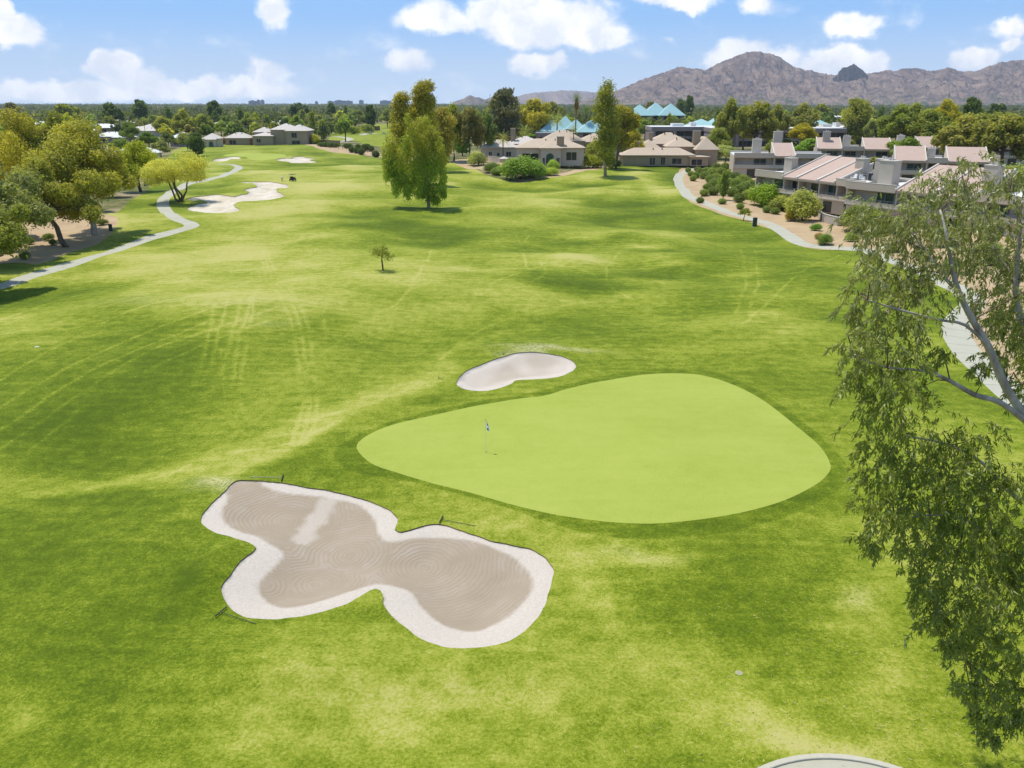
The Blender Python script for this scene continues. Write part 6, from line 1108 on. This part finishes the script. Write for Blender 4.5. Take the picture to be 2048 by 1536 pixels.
def golfer():
    p = G(564, 363); t = thing('person', 'golfer in white shirt and dark trousers bending over a club', 'person', tuple(p), .5)
    J = {'pel': (0, 0, .92, .15), 'waist': (.05, 0, 1.08, .15), 'chest': (.20, 0, 1.32, .17), 'neck': (.33, 0, 1.48, .06), 'head': (.42, 0, 1.60, .10), 'crown': (.45, 0, 1.70, .07),
         'hl': (0, .12, .88, .11), 'kl': (.08, .17, .48, .075), 'al': (0, .20, .08, .05), 'tl': (.17, .22, .05, .04), 'hr': (0, -.12, .88, .11), 'kr': (.08, -.17, .48, .075), 'ar': (0, -.20, .08, .05), 'tr': (.17, -.22, .05, .04),
         'sl': (.24, .20, 1.38, .07), 'el': (.36, .17, 1.10, .05), 'wl': (.46, .05, .86, .035), 'sr': (.24, -.20, 1.38, .07), 'er': (.36, -.17, 1.10, .05), 'wr': (.46, -.04, .82, .035)}
    E = [('pel', 'waist'), ('waist', 'chest'), ('chest', 'neck'), ('neck', 'head'), ('head', 'crown'), ('pel', 'hl'), ('hl', 'kl'), ('kl', 'al'), ('al', 'tl'), ('pel', 'hr'), ('hr', 'kr'), ('kr', 'ar'), ('ar', 'tr'), ('chest', 'sl'), ('sl', 'el'), ('el', 'wl'), ('chest', 'sr'), ('sr', 'er'), ('er', 'wr')]
    # five fingers on each hand, closed round the grip
    for s, w in ((1, 'wl'), (-1, 'wr')):
        x, y, z, _ = J[w]
        for k in range(5):
            a, b = 'f%s%d' % (w, k), 'g%s%d' % (w, k); J[a] = (x + .05 + .004 * k, y - s * .005, z - .02 - .018 * k if k < 4 else z - .01, .011); J[b] = (x + .07, y - s * .045, z - .03 - .018 * k if k < 4 else z - .05, .009); E += [(w, a), (a, b)]
    ks = list(J); me = bpy.data.meshes.new('body'); me.from_pydata([J[k][:3] for k in ks], [(ks.index(a), ks.index(b)) for a, b in E], []); o = link('body', me, t)
    md = o.modifiers.new('skin', 'SKIN'); 
    for i, k in enumerate(ks): v = me.skin_vertices[0].data[i]; v.radius = (J[k][3], J[k][3]); v.use_root = (k == 'pel')
    o.modifiers.new('sub', 'SUBSURF').levels = 1; o.modifiers['sub'].render_levels = 2; me.materials.append(M['skin'])
    dg = bpy.context.evaluated_depsgraph_get(); ev = bpy.data.meshes.new_from_object(o.evaluated_get(dg)); o.modifiers.clear(); o.data = ev; ev.materials.clear()
    for k in ('skin', 'white', 'navy'): ev.materials.append(M[k])
    ev.polygons.foreach_set('material_index', [2 if q.center.z < .98 and not (q.center.x > .33) else (1 if q.center.z < 1.47 and q.center.z > .98 and not (q.center.x > .40 and abs(q.center.y) < .12) else 0) for q in ev.polygons]); ev.polygons.foreach_set('use_smooth', [True] * len(ev.polygons))
    MB().lathe([(.105, 0), (.11, .03), (.07, .10), (.01, .12)], 12, (.44, 0, 1.63)).build('cap', M['white'], t); MB().lathe([(.09, -.02), (.104, .0), (.10, .03)], 12, (.41, 0, 1.60)).build('hair', M['hair'], t)
    h = MB()
    for s in (1, -1): h.lathe([(.012, 0), (.012, .015)], 6, (.515, s * .035, 1.60)); h.lathe([(.012, 0), (.018, .04)], 6, (.42, s * .105, 1.58))
    h.lathe([(.018, 0), (.008, .04)], 6, (.53, 0, 1.565)); h.box(.505, .525, -.03, .03, 1.535, 1.545); h.build('face', M['skin'], t)
    c = thing('golf_club', 'dark golf club held by the golfer', 'golf club', tuple(p), .5); MB().tube([(.50, .0, .95), (.95, .02, .06)], .012, 6).build('shaft', M['metal'], c); MB().box(.93, 1.05, -.02, .06, .02, .07).build('club_head', M['black'], c)
golfer()
# the rim of a round kerbed bed at the lower right
def kerb():
    a, b, c = (G(*q)[:2] for q in ((1535, 1530), (1655, 1510.5), (1782, 1532))); A = np.array([b - a, c - a]) * 2; r = np.array([b @ b - a @ a, c @ c - a @ a]); cen = np.linalg.solve(A, r); R_ = np.linalg.norm(a - cen)
    z0 = float(G(1655, 1512)[2]); n = 96; prof = [(R_, -.10), (R_, .085), (R_ - .02, .10), (R_ - .20, .10), (R_ - .22, .085), (R_ - .22, -.10)]; V = []; F = []
    for i in range(n):
        q = 2 * math.pi * i / n; zz = float(hgt(cen[0] + R_ * math.cos(q), cen[1] + R_ * math.sin(q)))
        V += [(cen[0] + r_ * math.cos(q), cen[1] + r_ * math.sin(q), zz + z) for r_, z in prof]
    k = len(prof); F = [(i * k + j, i * k + (j + 1) % k, ((i + 1) % n) * k + (j + 1) % k, ((i + 1) % n) * k + j) for i in range(n) for j in range(k)]
    o = link('kerb', np_mesh('kerb', V, F, [M['kerb']])); tag(o, 'curved pale concrete kerb in the lower right corner', 'kerb', None, 'structure')
    V = [(cen[0], cen[1], float(hgt(*cen)) + .03)]; 
    for rr_ in (.5, 1.0):
        for i in range(n): q = 2 * math.pi * i / n; x, y = cen[0] + (R_ - .21) * rr_ * math.cos(q), cen[1] + (R_ - .21) * rr_ * math.sin(q); V.append((x, y, float(hgt(x, y)) + .03))
    F = [(0, 1 + i, 1 + (i + 1) % n) for i in range(n)] + sum([[(1 + i, 1 + n + i, 1 + n + (i + 1) % n), (1 + i, 1 + n + (i + 1) % n, 1 + (i + 1) % n)] for i in range(n)], [])
    o = link('pavement', np_mesh('pavement', V, F, [M['path']])); tag(o, 'stained concrete paving inside the curved kerb', 'pavement', None, 'structure')
M['kerb'] = simple('kerb_concrete', (.46, .43, .34), .9, .14, 5, .1, .15)
kerb()
# fallen leaves and clippings in the grass under the near eucalyptus
def litter():
    rs = np.random.RandomState(12); V = []; n = 0
    while n < 1300:
        px, py = (rs.uniform(1150, 2150), rs.uniform(1180, 1620)) if rs.rand() < .8 else (rs.uniform(-50, 2100), rs.uniform(1050, 1600))
        if rs.rand() > .25 + .75 * math.exp(-((px - 1750) / 330) ** 2): continue
        p = flat(px, py); x, y = p
        if inside(POLY['green'], np.array([x]), np.array([y]))[0] or inside(POLY['front_bunker'], np.array([x]), np.array([y]))[0]: continue
        a = rs.rand() * 6.28; L = rs.uniform(.03, .08); w = L * rs.uniform(.12, .25); z = float(hgt(x, y)) + .02; ca_, sa_ = math.cos(a), math.sin(a); tl = rs.uniform(0, .03)
        V += [(x - L * ca_, y - L * sa_, z), (x - w * sa_, y + w * ca_, z + tl), (x + L * ca_, y + L * sa_, z + tl * .5), (x + w * sa_, y - w * ca_, z + .005)]; n += 1
    o = link('leaf_litter', np_mesh('leaf_litter', V, np.arange(len(V)).reshape(-1, 4), [M['litter']])); tag(o, 'scattered pale fallen leaves on the grass at the lower right', 'fallen leaves', None, 'stuff')
M['litter'] = simple('dry_leaf', (.46, .42, .16), .8, .3, 6, .2, 0)
litter()
# ---------------------------------------------------------------- the air
def haze():
    t = bpy.data.materials.new('haze_air'); t.use_nodes = True; n = t.node_tree.nodes; n.clear(); o = n.new('ShaderNodeOutputMaterial'); v = n.new('ShaderNodeVolumePrincipled')
    v.inputs['Color'].default_value = (.78, .88, 1.0, 1); v.inputs['Density'].default_value = HAZE; v.inputs['Anisotropy'].default_value = .1; t.node_tree.links.new(v.outputs[0], o.inputs['Volume'])
    b = MB().box(-12600, 12600, -12000, 13200, -7, 480).build('haze', t); tag(b, 'thin bluish summer haze over the whole valley', 'haze', None, 'stuff'); b.visible_shadow = True
HAZE = 5.0e-5
haze()
S.cycles.volume_bounces = 0; S.cycles.max_bounces = 9; S.cycles.diffuse_bounces = 4; S.cycles.transmission_bounces = 6; S.cycles.transparent_max_bounces = 8
